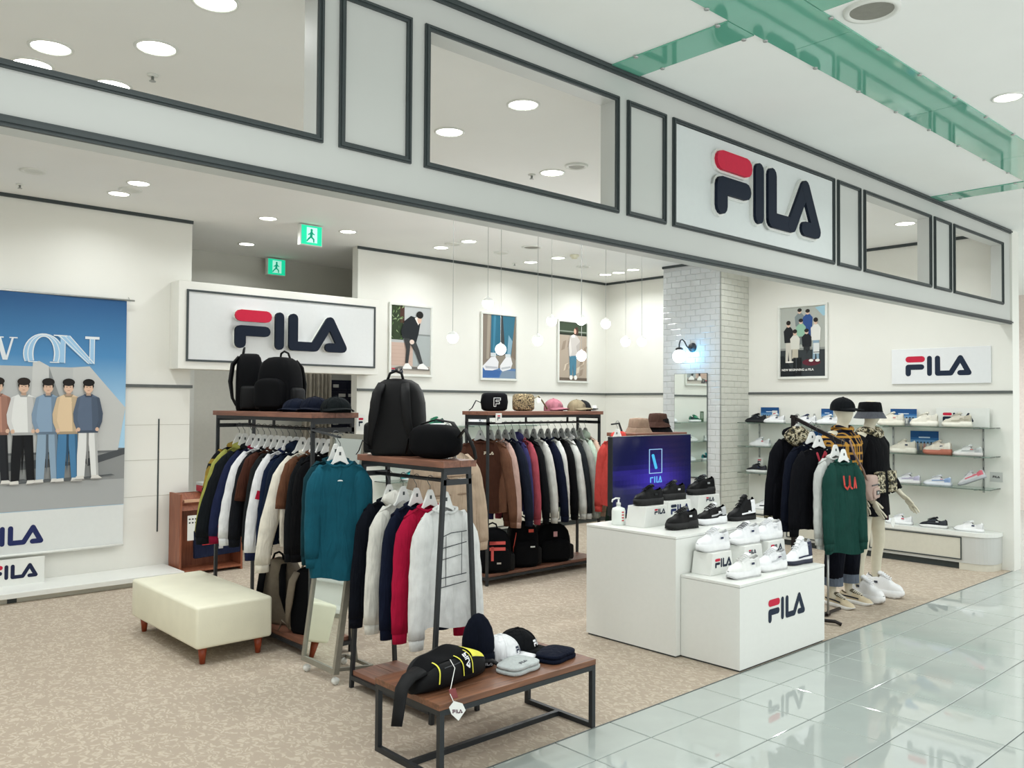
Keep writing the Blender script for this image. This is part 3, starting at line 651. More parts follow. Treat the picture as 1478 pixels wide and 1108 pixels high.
# platform below the banner
t = thing('display_platform', 'low white platform running under the banner', 'platform', (0, 5.02, 0))
MB().box(-1.5, 3.17, -.03, .478, .045, .09).build('top_slab', M['white'], t, bevel=.004)
MB().box(-1.5, 3.15, .03, .47, 0, .045).build('plinth', M['panel'], t)
MB().box(1.72, 1.79, .022, .03, .0, .045).build('vent', M['dark'], t)
t = thing('sign_plate', 'small white shop-name plate standing on the low platform', 'sign', (1.3, 5.33, .09))
MB().box(0, .765, 0, .02, 0, .225).build('plate', M['white'], t); logo_sheet(t, FACE_S(0, -.001, 0), .125, .325, .055, navy='#1c2340')
# framed posters
def poster(name, label, x, z0, w_, h_, polys, wall='S', y=None, logo=None):
    if wall == 'S': t = thing(name, label, 'poster', (x, 5.498, z0))
    else: t = thing(name, label, 'poster', (XR-.002, y, z0), -pi/2)
    b = MB(); e = .028
    for a, c, d, f_ in ((0, w_, 0, e), (0, w_, h_-e, h_), (0, e, e, h_-e), (w_-e, w_, e, h_-e)): b.box(a, c, -.028, 0, d, f_)
    b.build('frame', M['frame'], t, bevel=.003); MB().box(e, w_-e, -.012, 0, e, h_-e).build('backing_sheet', M['white'], t)
    sx, sy = w_-2*e-.006, h_-2*e-.006
    sheet('printed_picture', t, [([(e+.003+a*sx, e+.003+c*sy) for a, c in p], col) for p, col in polys], FACE_S(0, -.0125, 0))
    if logo: logo_sheet(t, FACE_S(0, -.0215, 0), *logo)
    return t
R1 = random.Random(3)
p1 = [(rect(0, 0, 1, 1), '#b9bdbd'), (rect(0, .0, .55, .46), '#c9b0a2'), (rect(.55, 0, 1, .58), '#a9b0b0'), (rect(0, 0, 1, .12), '#c3bcb2'), (rect(.55, .575, 1, .60), '#8a908f'), (rect(0, .5, .3, 1), '#31402a'), (rect(.22, .75, .33, 1), '#4a3028')]
for i in range(34):
    x, y_ = R1.uniform(.01, .26), R1.uniform(.5, .97); a = R1.uniform(.4, 2.6)
    p1.append(([(x, y_), (x+.10*cos(a), y_+.06*sin(a)), (x+.12*cos(a)+.01, y_+.055*sin(a)-.02)], R1.choice(['#5f7d4c', '#7f9a68', '#93a87f', '#2c3a24'])))
for i in range(6): p1.append((rect(0, .13+i*.055, .5, .133+i*.055), '#b89c8e'))
p1 += [([(.05, .08), (.2, .11), (.95, .11), (.98, .06), (.5, .07)], '#6d6a66'), ([(.30, .55), (.48, .52), (.46, .34), (.42, .16), (.35, .16), (.37, .36)], '#363839'), ([(.40, .52), (.60, .50), (.70, .36), (.80, .16), (.72, .15), (.60, .33)], '#3d3f40'),
       ([(.23, .63), (.32, .78), (.48, .86), (.62, .84), (.73, .78), (.68, .60), (.62, .47), (.52, .50), (.42, .53), (.27, .52)], '#1d2226'), ([(.58, .83), (.66, .86), (.73, .80), (.67, .73)], '#e5e0d8'), (ell(.70, .81, .055, .055), '#d8b8a4'), (ell(.71, .885, .09, .055), '#1f1e1e'), (ell(.51, .475, .06, .035), '#e2cfc2'),
       ([(.28, .09), (.34, .15), (.42, .16), (.52, .09), (.50, .075), (.29, .075)], '#f2f2f0'), ([(.65, .10), (.72, .15), (.80, .165), (.95, .09), (.93, .075), (.66, .08)], '#f2f2f0')]
poster('poster', 'framed poster of a person in black bending forward beside a plant', 5.775, 2.0, .645, .885, p1, logo=(.055, .035, .045))
p2 = [(rect(0, 0, 1, 1), '#8b8377'), (rect(0, .25, .26, 1), '#867b70'), ([(.12, .3), (.2, .3), (.24, 1), (.15, 1)], '#a39a8c'), ([(.26, 1), (.55, 1), (.53, .36), (.24, .38)], '#2e6a83'), ([(.33, 1), (.4, 1), (.36, .4), (.3, .4)], '#427f9a'), ([(.58, 1), (.98, 1), (.86, .36), (.66, .38)], '#376f86'), ([(.78, .7), (.9, .6), (.84, .36), (.74, .38)], '#85a9bd'), ([(.53, 1), (.6, 1), (.68, .38), (.53, .36)], '#3d4245'), ([(.86, .36), (.98, 1), (1, 1), (1, .3)], '#807466'),
      (rect(0, 0, 1, .16), '#5c7fae'), ([(0, 0), (.5, .02), (.55, .12), (.0, .15)], '#3f68a4'), ([(.5, 0), (1, 0), (1, .12), (.6, .13)], '#7f93a8'),
      ([(.0, .18), (.12, .25), (.25, .33), (.38, .34), (.48, .26), (.46, .15), (.30, .12), (.08, .12)], '#e3e4e8'), ([(.1, .15), (.45, .15), (.45, .18), (.08, .19)], '#b9bcc4'), ([(.52, .2), (.62, .28), (.70, .34), (.85, .34), (.9, .24), (.84, .15), (.6, .11), (.53, .14)], '#e6e7ea'), ([(.56, .14), (.84, .17), (.84, .2), (.56, .17)], '#bcc0c6'), (rect(.24, .34, .40, .40), '#cfd6da'), (rect(.68, .34, .84, .39), '#d5dbde')]
poster('poster', 'framed close-up poster of two white sneakers and blue jeans', 7.21, 1.985, .655, .90, p2)
p3 = [(rect(0, 0, 1, 1), '#b3a596'), (rect(0, .78, 1, 1), '#3f4c3c'), (rect(0, .79, 1, .815), '#23271f'), (rect(0, .835, 1, .855), '#8f978c')]
for i in range(16):
    x, y_ = R1.random()*.9, R1.random()*.62+.05
    p3.append(([(x, y_), (x+.12, y_+.03), (x+.16, y_+.14), (x+.05, y_+.11)], R1.choice(['#c9bba9', '#9c8d7e', '#d6cab8', '#a99a8a'])))
p3 += [(rect(0, 0, 1, .05), '#6b5f55'), ([(.36, .46), (.62, .46), (.60, .08), (.50, .08), (.49, .30), (.47, .08), (.38, .08)], '#4d7f97'), ([(.38, .76), (.50, .80), (.62, .78), (.74, .70), (.72, .44), (.34, .42), (.33, .60)], '#c9c3bf'), ([(.34, .62), (.40, .74), (.44, .5), (.40, .40)], '#ded9d4'), ([(.42, .78), (.55, .79), (.57, .75), (.45, .74)], '#efece6'), (ell(.57, .855, .055, .05), '#d9b49f'), (ell(.61, .86, .07, .07), '#4e332a'), (ell(.56, .85, .045, .045), '#d9b49f'), (ell(.42, .055, .06, .04), '#f0efec'), (ell(.58, .055, .06, .04), '#f0efec'), ([(.6, .6), (.74, .68), (.72, .5), (.66, .44)], '#b5aeaa')]
poster('poster', 'framed poster of a woman in a grey top and blue jeans', 8.644, 1.985, .64, .90, p3)
p4 = [(rect(0, 0, 1, 1), '#aeb2ab'), (rect(0, 0, 1, .38), '#33393c'), (rect(0, .38, 1, .41), '#8b8f8a'), ([(0, .3), (.08, .3), (.35, 0), (0, 0)], '#1c2226'), ([(.78, .98), (1, 1), (1, .86), (.96, .85)], '#9fc6d6'), (ell(.70, .2, .2, .05), '#5d2230')]
def pp4(cx, top, s, sh, tr, hr='#26211f', bottom=.2):
    return [([(cx-.06, top-.30*s), (cx+.07, top-.30*s), (cx+.07, bottom), (cx+.02, bottom), (cx, top-.45*s), (cx-.02, bottom), (cx-.07, bottom)], tr), ([(cx-.04, top-.09*s), (cx+.05, top-.09*s), (cx+.11, top-.15*s), (cx+.10, top-.32*s), (cx-.09, top-.32*s), (cx-.11, top-.15*s)], sh), (ell(cx, top-.055*s, .042, .042*s), '#d8b9a5'), (ell(cx, top-.03*s, .05, .034*s), hr)]
p4 += pp4(.44, .98, .8, '#7c8788', '#6b7170', bottom=.5) + pp4(.62, .96, .8, '#2f4f8a', '#2f4f8a', bottom=.5) + pp4(.47, .83, .8, '#8fb8a0', '#6b7170', bottom=.45) + pp4(.19, .81, 1., '#1f2226', '#c9c6bb') + pp4(.80, .83, 1., '#dcdcd6', '#8aa3b5', bottom=.24) + pp4(.34, .68, .9, '#d2d2c8', '#bdb7a6', bottom=.26) + pp4(.60, .68, .8, '#1d2024', '#2a2d30', bottom=.38)
p4 += [(rect(.75, .32, .88, .47), '#d5d8d6'), (rect(.75, .335, .88, .345), '#2a2d30'), (rect(.30, .02, .48, .27), '#14181b'), (rect(.36, .05, .38, .27), '#3a4044'), (ell(.22, .21, .09, .012), '#e8e6e0'), (ell(.70, .225, .05, .02), '#e8e6e0'), (ell(.84, .225, .05, .02), '#e8e6e0')]
t = poster('poster', 'framed poster of a seated group in front of a grey wall on the right wall', 0, 2.005, .655, .915, p4, 'R', 2.63)
lettering(t, 'NEW BEGINNING at FILA', .038, FACE_S(.055, -.0245, .10), mat('white_ink', '#f0f0ec', .5, var=0), True)
# wall sign on the right wall
t = thing('wall_sign', 'pale rectangular shop-name panel high on the right wall', 'sign', (XR-.001, 1.21, 1.925), -pi/2)
MB().box(0, 1.03, -.02, 0, 0, .39).build('panel', mat('sign_pale', '#e2e5e6', .3, var=.01), t, bevel=.003); logo_sheet(t, FACE_S(0, -.021, 0), .222, .155, .085)
# glass shelves on the right wall
SH = {1: 1.462, 2: 1.166, 3: .836}
for i, z in SH.items():
    t = thing('glass_shelf', ('upper', 'middle', 'lower')[i-1] + ' long glass shelf of sneakers on the right wall', 'shelf', (XR, .1, z), 0, 'glass shelves on the right wall')
    MB().box(-.31, -.003, 0, 2.93, -.008, 0).build('glass_pane', M['glass'], t)
    for y in (.16, 1.1, 2.05, 2.8):
        MB().box(-.27, 0, y-.006, y+.006, -.02, -.0085).build('bracket', M['chrome'], t)
for y, lab in ((.16, 'thin upright shelf rail nearest the shop front on the right wall'), (1.1, 'thin upright shelf rail behind the shorter mannequin on the right wall'), (2.05, 'thin upright shelf rail behind the clothes stand on the right wall'), (2.8, 'thin upright shelf rail beside the tiled column')):
    t = thing('shelf_rail', lab, 'shelf rail', (XR, .1+y, .78)); MB().box(-.012, -.001, -.009, .009, 0, .80).build('rail', M['chrome'], t)
    tt = [tuple([-.0125, 0, .05+k*.1]) for k in range(8)]
    b = MB()
    for q in tt: b.box(q[0]-.0006, q[0], -.003, .003, q[2]-.015, q[2]+.015)
    b.build('slots', M['dark'], t)
# cabinet below
t = thing('low_cabinet', 'long low white cabinet with a rounded end under the sneaker shelves', 'cabinet', (XR-.003, 0, 0))
def rounded_plan(x0, y0, y1, r, n=8):   # front at x0 (negative), rounded front end at y0
    return [(0, y0), ] + [(x0+r-r*sin(pi/2*i/n), y0+r-r*cos(pi/2*i/n)) for i in range(n+1)] + [(x0, y1), (0, y1)]
def slab(poly, z0, z1): return MB().prism([(a, c) for a, c in reversed(poly)], Matrix.Translation((0, 0, z0)), z1-z0)
slab(rounded_plan(-.315, .08, 3.05, .2), .345, .385).build('top', M['white'], t)
slab(rounded_plan(-.305, .09, 3.05, .19), .07, .345).build('body', M['fascia'], t)
slab(rounded_plan(-.30, .095, .40, .19), 0, .07).build('plinth_end', M['panel'], t)
MB().box(-.26, 0, .40, 3.05, 0, .07).build('plinth', M['dark'], t)
for k, (a, c) in enumerate(((.37, 1.34), (1.38, 2.35), (2.39, 3.03))):
    d = MB().box(-.312, -.303, a, c, .10, .335).build('door', M['panel'], t)
    b = MB()
    for y0, y1, z0, z1 in ((a, c, .10, .112), (a, c, .323, .335), (a, a+.012, .112, .323), (c-.012, c, .112, .323)): b.box(-.318, -.312, y0, y1, z0, z1)
    b.build('door_frame', M['dark'], d)
# back wall glass shelves (seen in the column mirror and between the racks)
for i, z in enumerate((1.40, 1.08, .76)):
    t = thing('glass_shelf', ('top', 'middle', 'bottom')[i] + ' glass shelf on the back wall behind the clothes rack, seen in the column mirror', 'shelf', (5.6, YB, z), 0, 'glass shelves on the back wall')
    MB().box(0, 2.6, -.31, -.003, -.008, 0).build('glass_pane', M['glass'], t)
    for x in (.2, 1.3, 2.4): MB().box(x-.006, x+.006, -.27, 0, -.02, -.0085).build('bracket', M['chrome'], t)

t = thing('low_cabinet', 'low white cabinet along the back wall behind the wide rack', 'cabinet', (5.5, YB-.003, 0))
MB().box(0, 3.9, -.315, 0, .345, .385).build('top', M['white'], t, bevel=.003); MB().box(0, 3.9, -.30, 0, .07, .345).build('body', M['fascia'], t); MB().box(0, 3.9, -.26, 0, 0, .07).build('plinth', M['dark'], t)
for k in range(4):
    a, c = .03+k*.97, .03+k*.97+.93
    d = MB().box(a, c, -.312, -.303, .10, .335).build('door', M['panel'], t); b = MB()
    for x0, x1, z0, z1 in ((a, c, .10, .112), (a, c, .323, .335), (a, a+.012, .112, .323), (c-.012, c, .112, .323)): b.box(x0, x1, -.318, -.312, z0, z1)
    b.build('door_frame', M['dark'], d)
t = thing('shoe_box', 'white shoe box on the low back-wall cabinet', 'shoe box', (6.02, 5.2, .386)); MB().box(0, .3, 0, .2, 0, .08).build('box', M['white'], t); MB().box(-.003, .303, -.003, .203, .081, .11).build('lid', M['white'], t, bevel=.002)
t = thing('shoe_box', 'navy shop-name shoe box on the low back-wall cabinet', 'shoe box', (6.40, 5.2, .386)); MB().box(0, .3, 0, .2, 0, .08).build('box', mat('navy_box', '#161a2e', .5), t); MB().box(-.003, .303, -.003, .203, .081, .11).build('lid', mat('navy_box', '#161a2e', .5), t, bevel=.002); lettering(t, 'FILA', .06, FACE_S(.08, -.001, .02), M['white'], True)

# white display plinths
t = thing('display_plinth', 'taller white display plinth carrying the black sneakers', 'display plinth', (4.652, .457, 0))
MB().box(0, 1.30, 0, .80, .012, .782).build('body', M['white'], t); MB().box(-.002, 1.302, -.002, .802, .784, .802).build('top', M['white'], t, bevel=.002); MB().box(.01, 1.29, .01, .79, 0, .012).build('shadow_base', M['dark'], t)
t = thing('display_plinth', 'lower white display plinth with red and navy lettering on its front, carrying white sneakers', 'display plinth', (4.705, .004, 0))
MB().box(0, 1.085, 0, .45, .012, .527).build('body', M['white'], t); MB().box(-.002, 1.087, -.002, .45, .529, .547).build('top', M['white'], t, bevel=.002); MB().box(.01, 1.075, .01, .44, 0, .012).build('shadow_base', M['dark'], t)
logo_sheet(t, FACE_S(0, -.0012, 0), .152, .335, .25, name='front_word_mark')
# risers
def riser(x, y, z, w_, d_, h_, lab, logo=None, rz=0.):
    t = thing('shoe_riser', lab, 'riser', (x, y, z), rz, 'white shoe risers on the plinths')
    tp = .028
    MB().hexa([(0, 0, 0), (w_, 0, 0), (w_, d_, 0), (0, d_, 0)], [(tp, 0, h_), (w_-tp, 0, h_), (w_-tp, d_, h_), (tp, d_, h_)]).build('block', M['white'], t, bevel=.003)
    if logo: logo_sheet(t, FACE_S(0, -.0012, 0), *logo)
    return t
riser(4.80, .845, .802, .29, .17, .145, 'white riser with small shop-name print under the plain black sneaker', (.04, .12, .085))
riser(5.17, .93, .802, .33, .17, .15, 'white riser with large dark shop-name print on the tall plinth', (.075, .055, .05, '#17253a', '#1c2a5a'))
riser(5.56, .93, .802, .33, .17, .165, 'white riser with tiny shop-name print at the far right of the tall plinth', (.035, .12, .115))
riser(4.80, .285, .547, .27, .155, .145, 'white riser with large red and navy shop-name print on the low plinth', (.062, .05, .045))
riser(5.19, .29, .547, .27, .155, .15, 'white riser with small shop-name print in the middle of the low plinth', (.03, .075, .09))
riser(5.50, .29, .547, .27, .155, .15, 'white riser with red and navy shop-name print at the right of the low plinth', (.05, .055, .075))
# hand sanitizer
t = thing('sanitizer_bottle', 'white pump bottle of hand sanitizer on the tall plinth', 'bottle', (4.80, 1.08, .802))
MB().lathe([(.046, 0), (.05, .006), (.05, .10), (.044, .12), (.016, .13), (.014, .14)], 24).build('bottle', mat('bottle_plastic', '#e9efe9', .35, var=.01), t, True)
MB().lathe([(.016, .14), (.016, .16), (.007, .162), (.006, .185)], 16).build('collar', M['white'], t, True)
MB().tube([(.012, 0, .19), (-.02, .01, .192), (-.045, .018, .182), (-.05, .02, .165)], .006, 8).build('spout', M['white'], t, True)
b = MB()
for k in range(4):
    for a in range(3): a0 = -1.95+a*.14; b.face([(.0506*cos(a0), .0506*sin(a0), .03+k*.02), (.0506*cos(a0+.13), .0506*sin(a0+.13), .03+k*.02), (.0506*cos(a0+.13), .0506*sin(a0+.13), .04+k*.02), (.0506*cos(a0), .0506*sin(a0), .04+k*.02)], lin('#c9484d'))
b.build('red_label', M['ink'], t)
# television
t = thing('television', 'flat television with a dark blue screen showing a framed stroke and letters', 'television', (5.10, 1.40, .0))
MB().box(0, 1.035, 0, .05, .805, 1.425).build('case', M['black'], t, bevel=.004)
sc_ = []
def scr(a, c): return (a*1.025, c*.61)
NB, NH = 24, 16
S = MB(); sm = FACE_S(.005, -.001, .81)
for i in range(NB):
    for j in range(NH):
        u, v = (i+.5)/NB, (j+.5)/NH
        gl = math.exp(-((u-.5)/.35)**2-((v-.42)/.13)**2)*.55 + math.exp(-((u-.55)/.22)**2-((v-.45)/.3)**2)*.35 + math.exp(-((u-.12)/.2)**2-((v-.52)/.06)**2)*.25
        c = (.006+.055*gl, .008+.03*gl, .05+.42*gl)
        S.face([sm @ Vector((*scr(a, d), 0)) for a, d in rect(i/NB, j/NH, (i+1)/NB, (j+1)/NH)], c)
for p in (strokes([(.445, .50), (.605, .50), (.605, .82), (.445, .82), (.445, .50)], .010)): S.face([sm @ Vector((*scr(*q), .0006)) for q in p], (.35, .6, .9))
S.face([sm @ Vector((*scr(*q), .0007)) for q in capsule(.49, .74, .53, .57, .035)], (.08, .55, .9))
for p in (capsule(.46, .38, .46, .44, .014), capsule(.46, .44, .49, .44, .016), capsule(.513, .375, .513, .45, .014), capsule(.54, .375, .54, .45, .014), capsule(.54, .375, .565, .375, .014), capsule(.565, .375, .585, .45, .014), capsule(.585, .45, .60, .375, .014), capsule(.60, .375, .58, .375, .012)): S.face([sm @ Vector((*scr(*q), .0007)) for q in p], (.15, .5, .95))
for k, x in enumerate((.41, .425, .44, .455, .47, .485, .52, .54, .56, .58, .60, .62, .64)): S.face([sm @ Vector((*scr(*q), .0007)) for q in rect(x, .205, x+.011, .25)], (.05, .3, .45))
S.build('screen', M['screen'], t)
MB().box(.44, .60, .052, .10, .05, 1.2).build('post', M['black'], t); MB().box(.2, .84, -.08, .25, 0, .03).build('foot', M['black'], t, bevel=.004)

# low table
t = thing('low_table', 'low walnut table on a black steel frame at the carpet edge', 'table', (2.33, .0, 0))
TW, TD, TH, lt = 1.02, .51, .352, .025
for k in range(4):
    MB().box(-.004, TW+.004, TD*k/4+.0005, TD*(k+1)/4-.0005, TH-.028, TH).build('plank', M['woodx'], t, bevel=.0015)
b = MB()
b.box(0, TW, 0, lt, TH-.053, TH-.0285).box(0, TW, TD-lt, TD, TH-.053, TH-.0285).box(0, lt, lt, TD-lt, TH-.053, TH-.0285).box(TW-lt, TW, lt, TD-lt, TH-.053, TH-.0285)
b.build('apron', M['black'], t)
for x in (0, TW-lt):
    for y in (0, TD-lt): MB().box(x, x+lt, y, y+lt, 0, TH-.0535).build('leg', M['black'], t)
    MB().box(x, x+lt, lt, TD-lt, 0, lt).build('foot_bar', M['black'], t)
MB().box(lt, TW-lt, TD/2-lt/2, TD/2+lt/2, 0, lt).build('stretcher', M['black'], t)
# ottoman
t = thing('ottoman_bench', 'cream leather ottoman bench on red-brown tapered legs', 'bench', (2.195, 2.33, 0))
bm = bmesh.new(); bmesh.ops.create_cube(bm, size=1)
bmesh.ops.transform(bm, matrix=Matrix.Translation((.26, .59, .245)) @ Matrix.Diagonal((.52, 1.18, .27, 1)), verts=bm.verts)
bmesh.ops.bevel(bm, geom=bm.edges[:], offset=.022, segments=4, affect='EDGES', profile=.5)
me = bpy.data.meshes.new('cushion'); bm.to_mesh(me); bm.free()
for p in me.polygons: p.use_smooth = True
cu = mob('cushion', me, M['otto'], t)
MB().tube([(.018, .018, .37), (.502, .018, .37), (.502, 1.162, .37), (.018, 1.162, .37)], .0035, 6, closed=True).build('piping', M['otto'], cu, True)
for x in (.07, .45):
    for y in (.07, 1.11): MB().lathe([(.017, 0), (.03, .115)], 16, (x, y, 0)).build('leg', M['otleg'], t, True)
# leaning floor mirror on castors
t = thing('floor_mirror', 'tall leaning mirror with a grey frame on white castors beside the ottoman', 'mirror', (2.66, 1.45, .05))
fm = mat('mirror_frame_grey', '#8d8a7e', .4, metal=.3)
lean = math.atan2(.20, 1.42)
pv = bpy.data.objects.new('mirror_panel', None)
rm = Matrix.Rotation(lean, 4, 'Y')
def rot_build(b, nm, m, par):
    b.v = [tuple(rm @ Vector(v)) for v in b.v]; return b.build(nm, m, par)
fr = MB()
for y0, y1, z0, z1 in ((0, .40, .02, .05), (0, .40, 1.42, 1.45), (0, .025, .05, 1.42), (.375, .40, .05, 1.42)): fr.box(0, .035, y0, y1, z0, z1)
rot_build(fr, 'frame', fm, t); rot_build(MB().box(.014, .03, .025, .375, .05, 1.42), 'back_panel', fm, t); rot_build(MB().box(.011, .0135, .025, .375, .05, 1.42), 'mirror_glass', M['mirror'], t)
MB().bar((.05, .05, .03), (.30, .05, .0), .02, .02).bar((.05, .35, .03), (.30, .35, .0), .02, .02).bar((.30, .05, 0), (.30, .35, 0), .02, .02).bar((.28, .2, .0), (.16, .2, .9), .02, .02).build('stand', fm, t)
for x, y in ((.03, .03), (.03, .37), (.28, .05), (.28, .35)):
    q = MB().tube([(x, y-.012, -.027), (x, y+.012, -.027)], .022, 14).build('castor', M['frame'], t, True)

# ------------------------------------------------------------------ clothes racks
def rack(label, x, y, rz, L_, Wt, Wb, h, drops=(), base=True, group='walnut and black steel clothes racks'):
    """origin at the middle of the base; long axis = local y"""
    t = thing('clothes_rack', label, 'clothes rack', (x, y, 0), rz, group)
    s = .022; hl = L_/2
    wd = M['wood']
    for k in range(2): MB().box(-Wt/2-.02+(Wt+.04)/2*k+.0006, -Wt/2-.02+(Wt+.04)/2*(k+1)-.0006, -hl-.02, hl+.02, h-.035, h).build('shelf_plank', wd, t, bevel=.002)
    b = MB(); b.box(-Wt/2, -Wt/2+s, -hl, hl, h-.06, h-.0355).box(Wt/2-s, Wt/2, -hl, hl, h-.06, h-.0355)
    b.box(-Wt/2+s, Wt/2-s, -hl, -hl+s, h-.075, h-.0355).box(-Wt/2+s, Wt/2-s, hl-s, hl, h-.075, h-.0355); b.build('top_frame', M['black'], t)
    for sx in (-1, 1):
        for yy in (-hl+s/2, hl-s/2):
            MB().bar((sx*(Wb/2-s/2), yy, 0), (sx*(Wt/2-s/2), yy, h-.06), s, s, (0, 1, 0)).build('post', M['black'], t)
    MB().tube([(0, -hl+s, h-.115), (0, hl-s, h-.115)], .011, 10).build('hang_rail', M['black'], t, True)
    for yy in (-hl+s/2, hl-s/2): MB().box(-Wt/2, Wt/2, yy-s/2, yy+s/2, h-.13, h-.10).build('rail_holder', M['black'], t)
    for yy in drops: MB().box(-.008, .008, yy-.008, yy+.008, h-.11, h-.036).build('rail_drop', M['black'], t)
    if base:
        for k in range(2): MB().box(-Wb/2+.012+(Wb-.024)/2*k+.0006, -Wb/2+.012+(Wb-.024)/2*(k+1)-.0006, -hl+.023, hl-.023, .075, .103).build('base_plank', wd, t, bevel=.002)
        b = MB(); b.box(-Wb/2+s, Wb/2-s, -hl, -hl+s, .05, .0745).box(-Wb/2+s, Wb/2-s, hl-s, hl, .05, .0745).box(-Wb/2, -Wb/2+.02, -hl+s, hl-s, .05, .0745).box(Wb/2-.02, Wb/2, -hl+s, hl-s, .05, .0745); b.build('base_frame', M['black'], t)
    return t
rackA = rack('tall walnut-topped clothes rack behind the ottoman', 2.97, 2.75, 0, 1.50, .32, .33, 1.612, (.1, .5))
rackB = rack('shorter narrow clothes rack with splayed posts behind the low table', 2.892, .985, 0, .80, .19, .335, 1.372)
rackC = rack('wide walnut-topped clothes rack in front of the back wall posters', 5.93, 3.115, -pi/2, 1.56, .33, .33, 1.607, (-.14, .45))
rackD = rack('clothes rack topped with bucket hats behind the television', 6.82, 2.42, -pi/2, .78, .33, .33, 1.40)
# slanted-arm clothes stand
t = thing('clothes_stand', 'black clothes stand with a slanted arm beside the mannequins', 'clothes stand', (6.48, .62, 0))
sm_ = mat('stand_brown_black', '#2b2626', .35, metal=.5)
MB().box(-.02, .02, -.02, .02, .03, 1.60).build('post', sm_, t); MB().bar((0, .03, 1.59), (-.03, -.44, 1.385), .022, .028).build('slanted_arm', sm_, t)
MB().bar((.0, .2, .018), (-.0, -.3, .018), .04, .02).build('base_bar', sm_, t)
MB().tube([(-.25, -.28, .02), (-.22, -.46, .03), (-.20, -.50, .012)], .014, 8).build('foot', sm_, t, True); MB().tube([(-.25, -.28, .02), (.25, -.26, .02)], .014, 8).build('foot_bar', sm_, t, True)
MB().tube([(-.25, .2, .02), (.25, .2, .02)], .014, 8).build('foot_bar', sm_, t, True)
MB().tube([(-.02, -.30, .03), (-.02, -.30, .60)], .009, 8).build('front_rod', M['chrome'], t, True)
# wooden magazine box by the opening
t = thing('wooden_rack', 'orange-brown wooden magazine box beside the stockroom opening', 'magazine box', (3.20, 5.20, 0))
MB().box(0, .02, 0, .27, 0, .79).build('side_panel', M['woodo'], t); MB().box(.62, .64, 0, .27, 0, .5).build('side_panel', M['woodo'], t)
MB().box(.02, .62, .25, .27, 0, .78).build('back_panel', M['woodo'], t); MB().box(.02, .62, 0, .25, .03, .05).build('bottom', M['woodo'], t)
MB().hexa([(.02, .06, .62), (.62, .06, .62), (.62, .08, .62), (.02, .08, .62)], [(.02, .16, .78), (.62, .16, .78), (.62, .18, .78), (.02, .18, .78)]).build('sloped_rest', M['woodo'], t)
MB().box(.06, .24, .045, .09, .70, .725).build('wooden_catch', mat('pale_wood', '#c9a182', .5), t)
t = thing('shopping_bag', 'navy bag with red and white print hanging in the wooden box', 'bag', (3.34, 5.17, .16))
MB().hexa([(0, 0, 0), (.46, 0, .02), (.46, .05, .02), (0, .05, 0)], [(-.01, .01, .27), (.47, .01, .29), (.47, .04, .29), (-.01, .04, .27)]).build('body', cloth('#1a2036'), t, bevel=.006)
b = MB(); mm = FACE_S(0, -.002, 0)
for p, c in ((rect(.07, .12, .22, .235), '#c8393d'), (rect(.10, .20, .20, .212), '#e6d5c4'), (rect(.10, .17, .20, .182), '#e6d5c4'), (rect(.22, .13, .30, .225), '#cdbd9f'), (rect(.31, .15, .42, .21), '#b98a84'), (rect(.235, .07, .28, .095), '#b5b4b4')): b.face([mm @ Vector((q[0], q[1]+.005, 0)) for q in p], lin(c))
b.build('print', M['ink'], t)
t = thing('leaflet', 'white printed leaflet tucked in the wooden box', 'leaflet', (3.27, 5.185, .34)); MB().box(0, .14, 0, .004, 0, .24).build('sheet', M['white'], t)
b = MB(); mm = FACE_S(0, -.001, 0)
for k in range(7): b.face([mm @ Vector((q[0], q[1], 0)) for q in ell(.02+.03*(k % 4), .17+.035*(k//4), .01, .008, 8)], lin('#2a2d30'))
b.build('print', M['ink'], t)
t = thing('shoe_box', 'red shoe box with a grey lid resting on the wooden box', 'box', (3.44, 5.26, .792)); MB().box(0, .16, 0, .15, 0, .06).build('red_box', mat('red_box', '#a5122f', .5), t, bevel=.002); MB().box(.0, .16, .0, .15, .061, .09).build('grey_lid', mat('grey_lid', '#b9bdbb', .5), t, bevel=.002)
lettering(t, 'FILA', .035, FACE_S(.03, -.001, .018), M['white'], True)
# stockroom: door, curtain, shoe boxes
dm = mat('door_white', '#d9d9d0', .5, var=.02)
d1 = struct('door_1', MB().box(4.05, 4.75, 7.015, 7.06, 0, 2.2), dm); d1['label'] = 'pale stockroom door'
MB().box(4.0, 4.05, 7.0, 7.06, 0, 2.25).box(4.75, 4.80, 7.0, 7.06, 0, 2.25).box(4.0, 4.8, 7.0, 7.06, 2.2, 2.25).build('door_frame', M['frame'], d1); MB().tube([(4.67, 6.96, 1.0), (4.60, 6.96, 1.0)], .01, 8).build('handle', M['chrome'], d1)
t = thing('curtain', 'grey pleated curtain in the stockroom opening', 'curtain', (5.2, 6.5, 0)); b = MB(); nn = 60
b.add([(.40*i/nn, .035*sin(i*.75)+.01*sin(i*.31), z) for z in (.02, .7, 1.4, 2.1) for i in range(nn+1)], [(r*(nn+1)+i, r*(nn+1)+i+1, (r+1)*(nn+1)+i+1, (r+1)*(nn+1)+i) for r in range(3) for i in range(nn)])
b.build('pleated_cloth', cloth('#a9a498'), t, True); MB().tube([(-.05, 0, 2.11), (.45, 0, 2.11)], .012, 8).build('rod', M['chrome'], t)
t = thing('stock_shelf', 'pale stockroom shelf under the stacked shoe boxes', 'shelf', (5.58, 6.45, 0)); MB().box(0, .7, 0, .5, 1.0, 1.03).build('board', M['panel'], t); MB().box(0, .02, .02, .48, 0, 1.0).box(.68, .70, .02, .48, 0, 1.0).build('side', M['panel'], t)
bxn = mat('navy_box', '#161a2e', .5); wl_ = mat('label_white', '#c9cbca', .5)
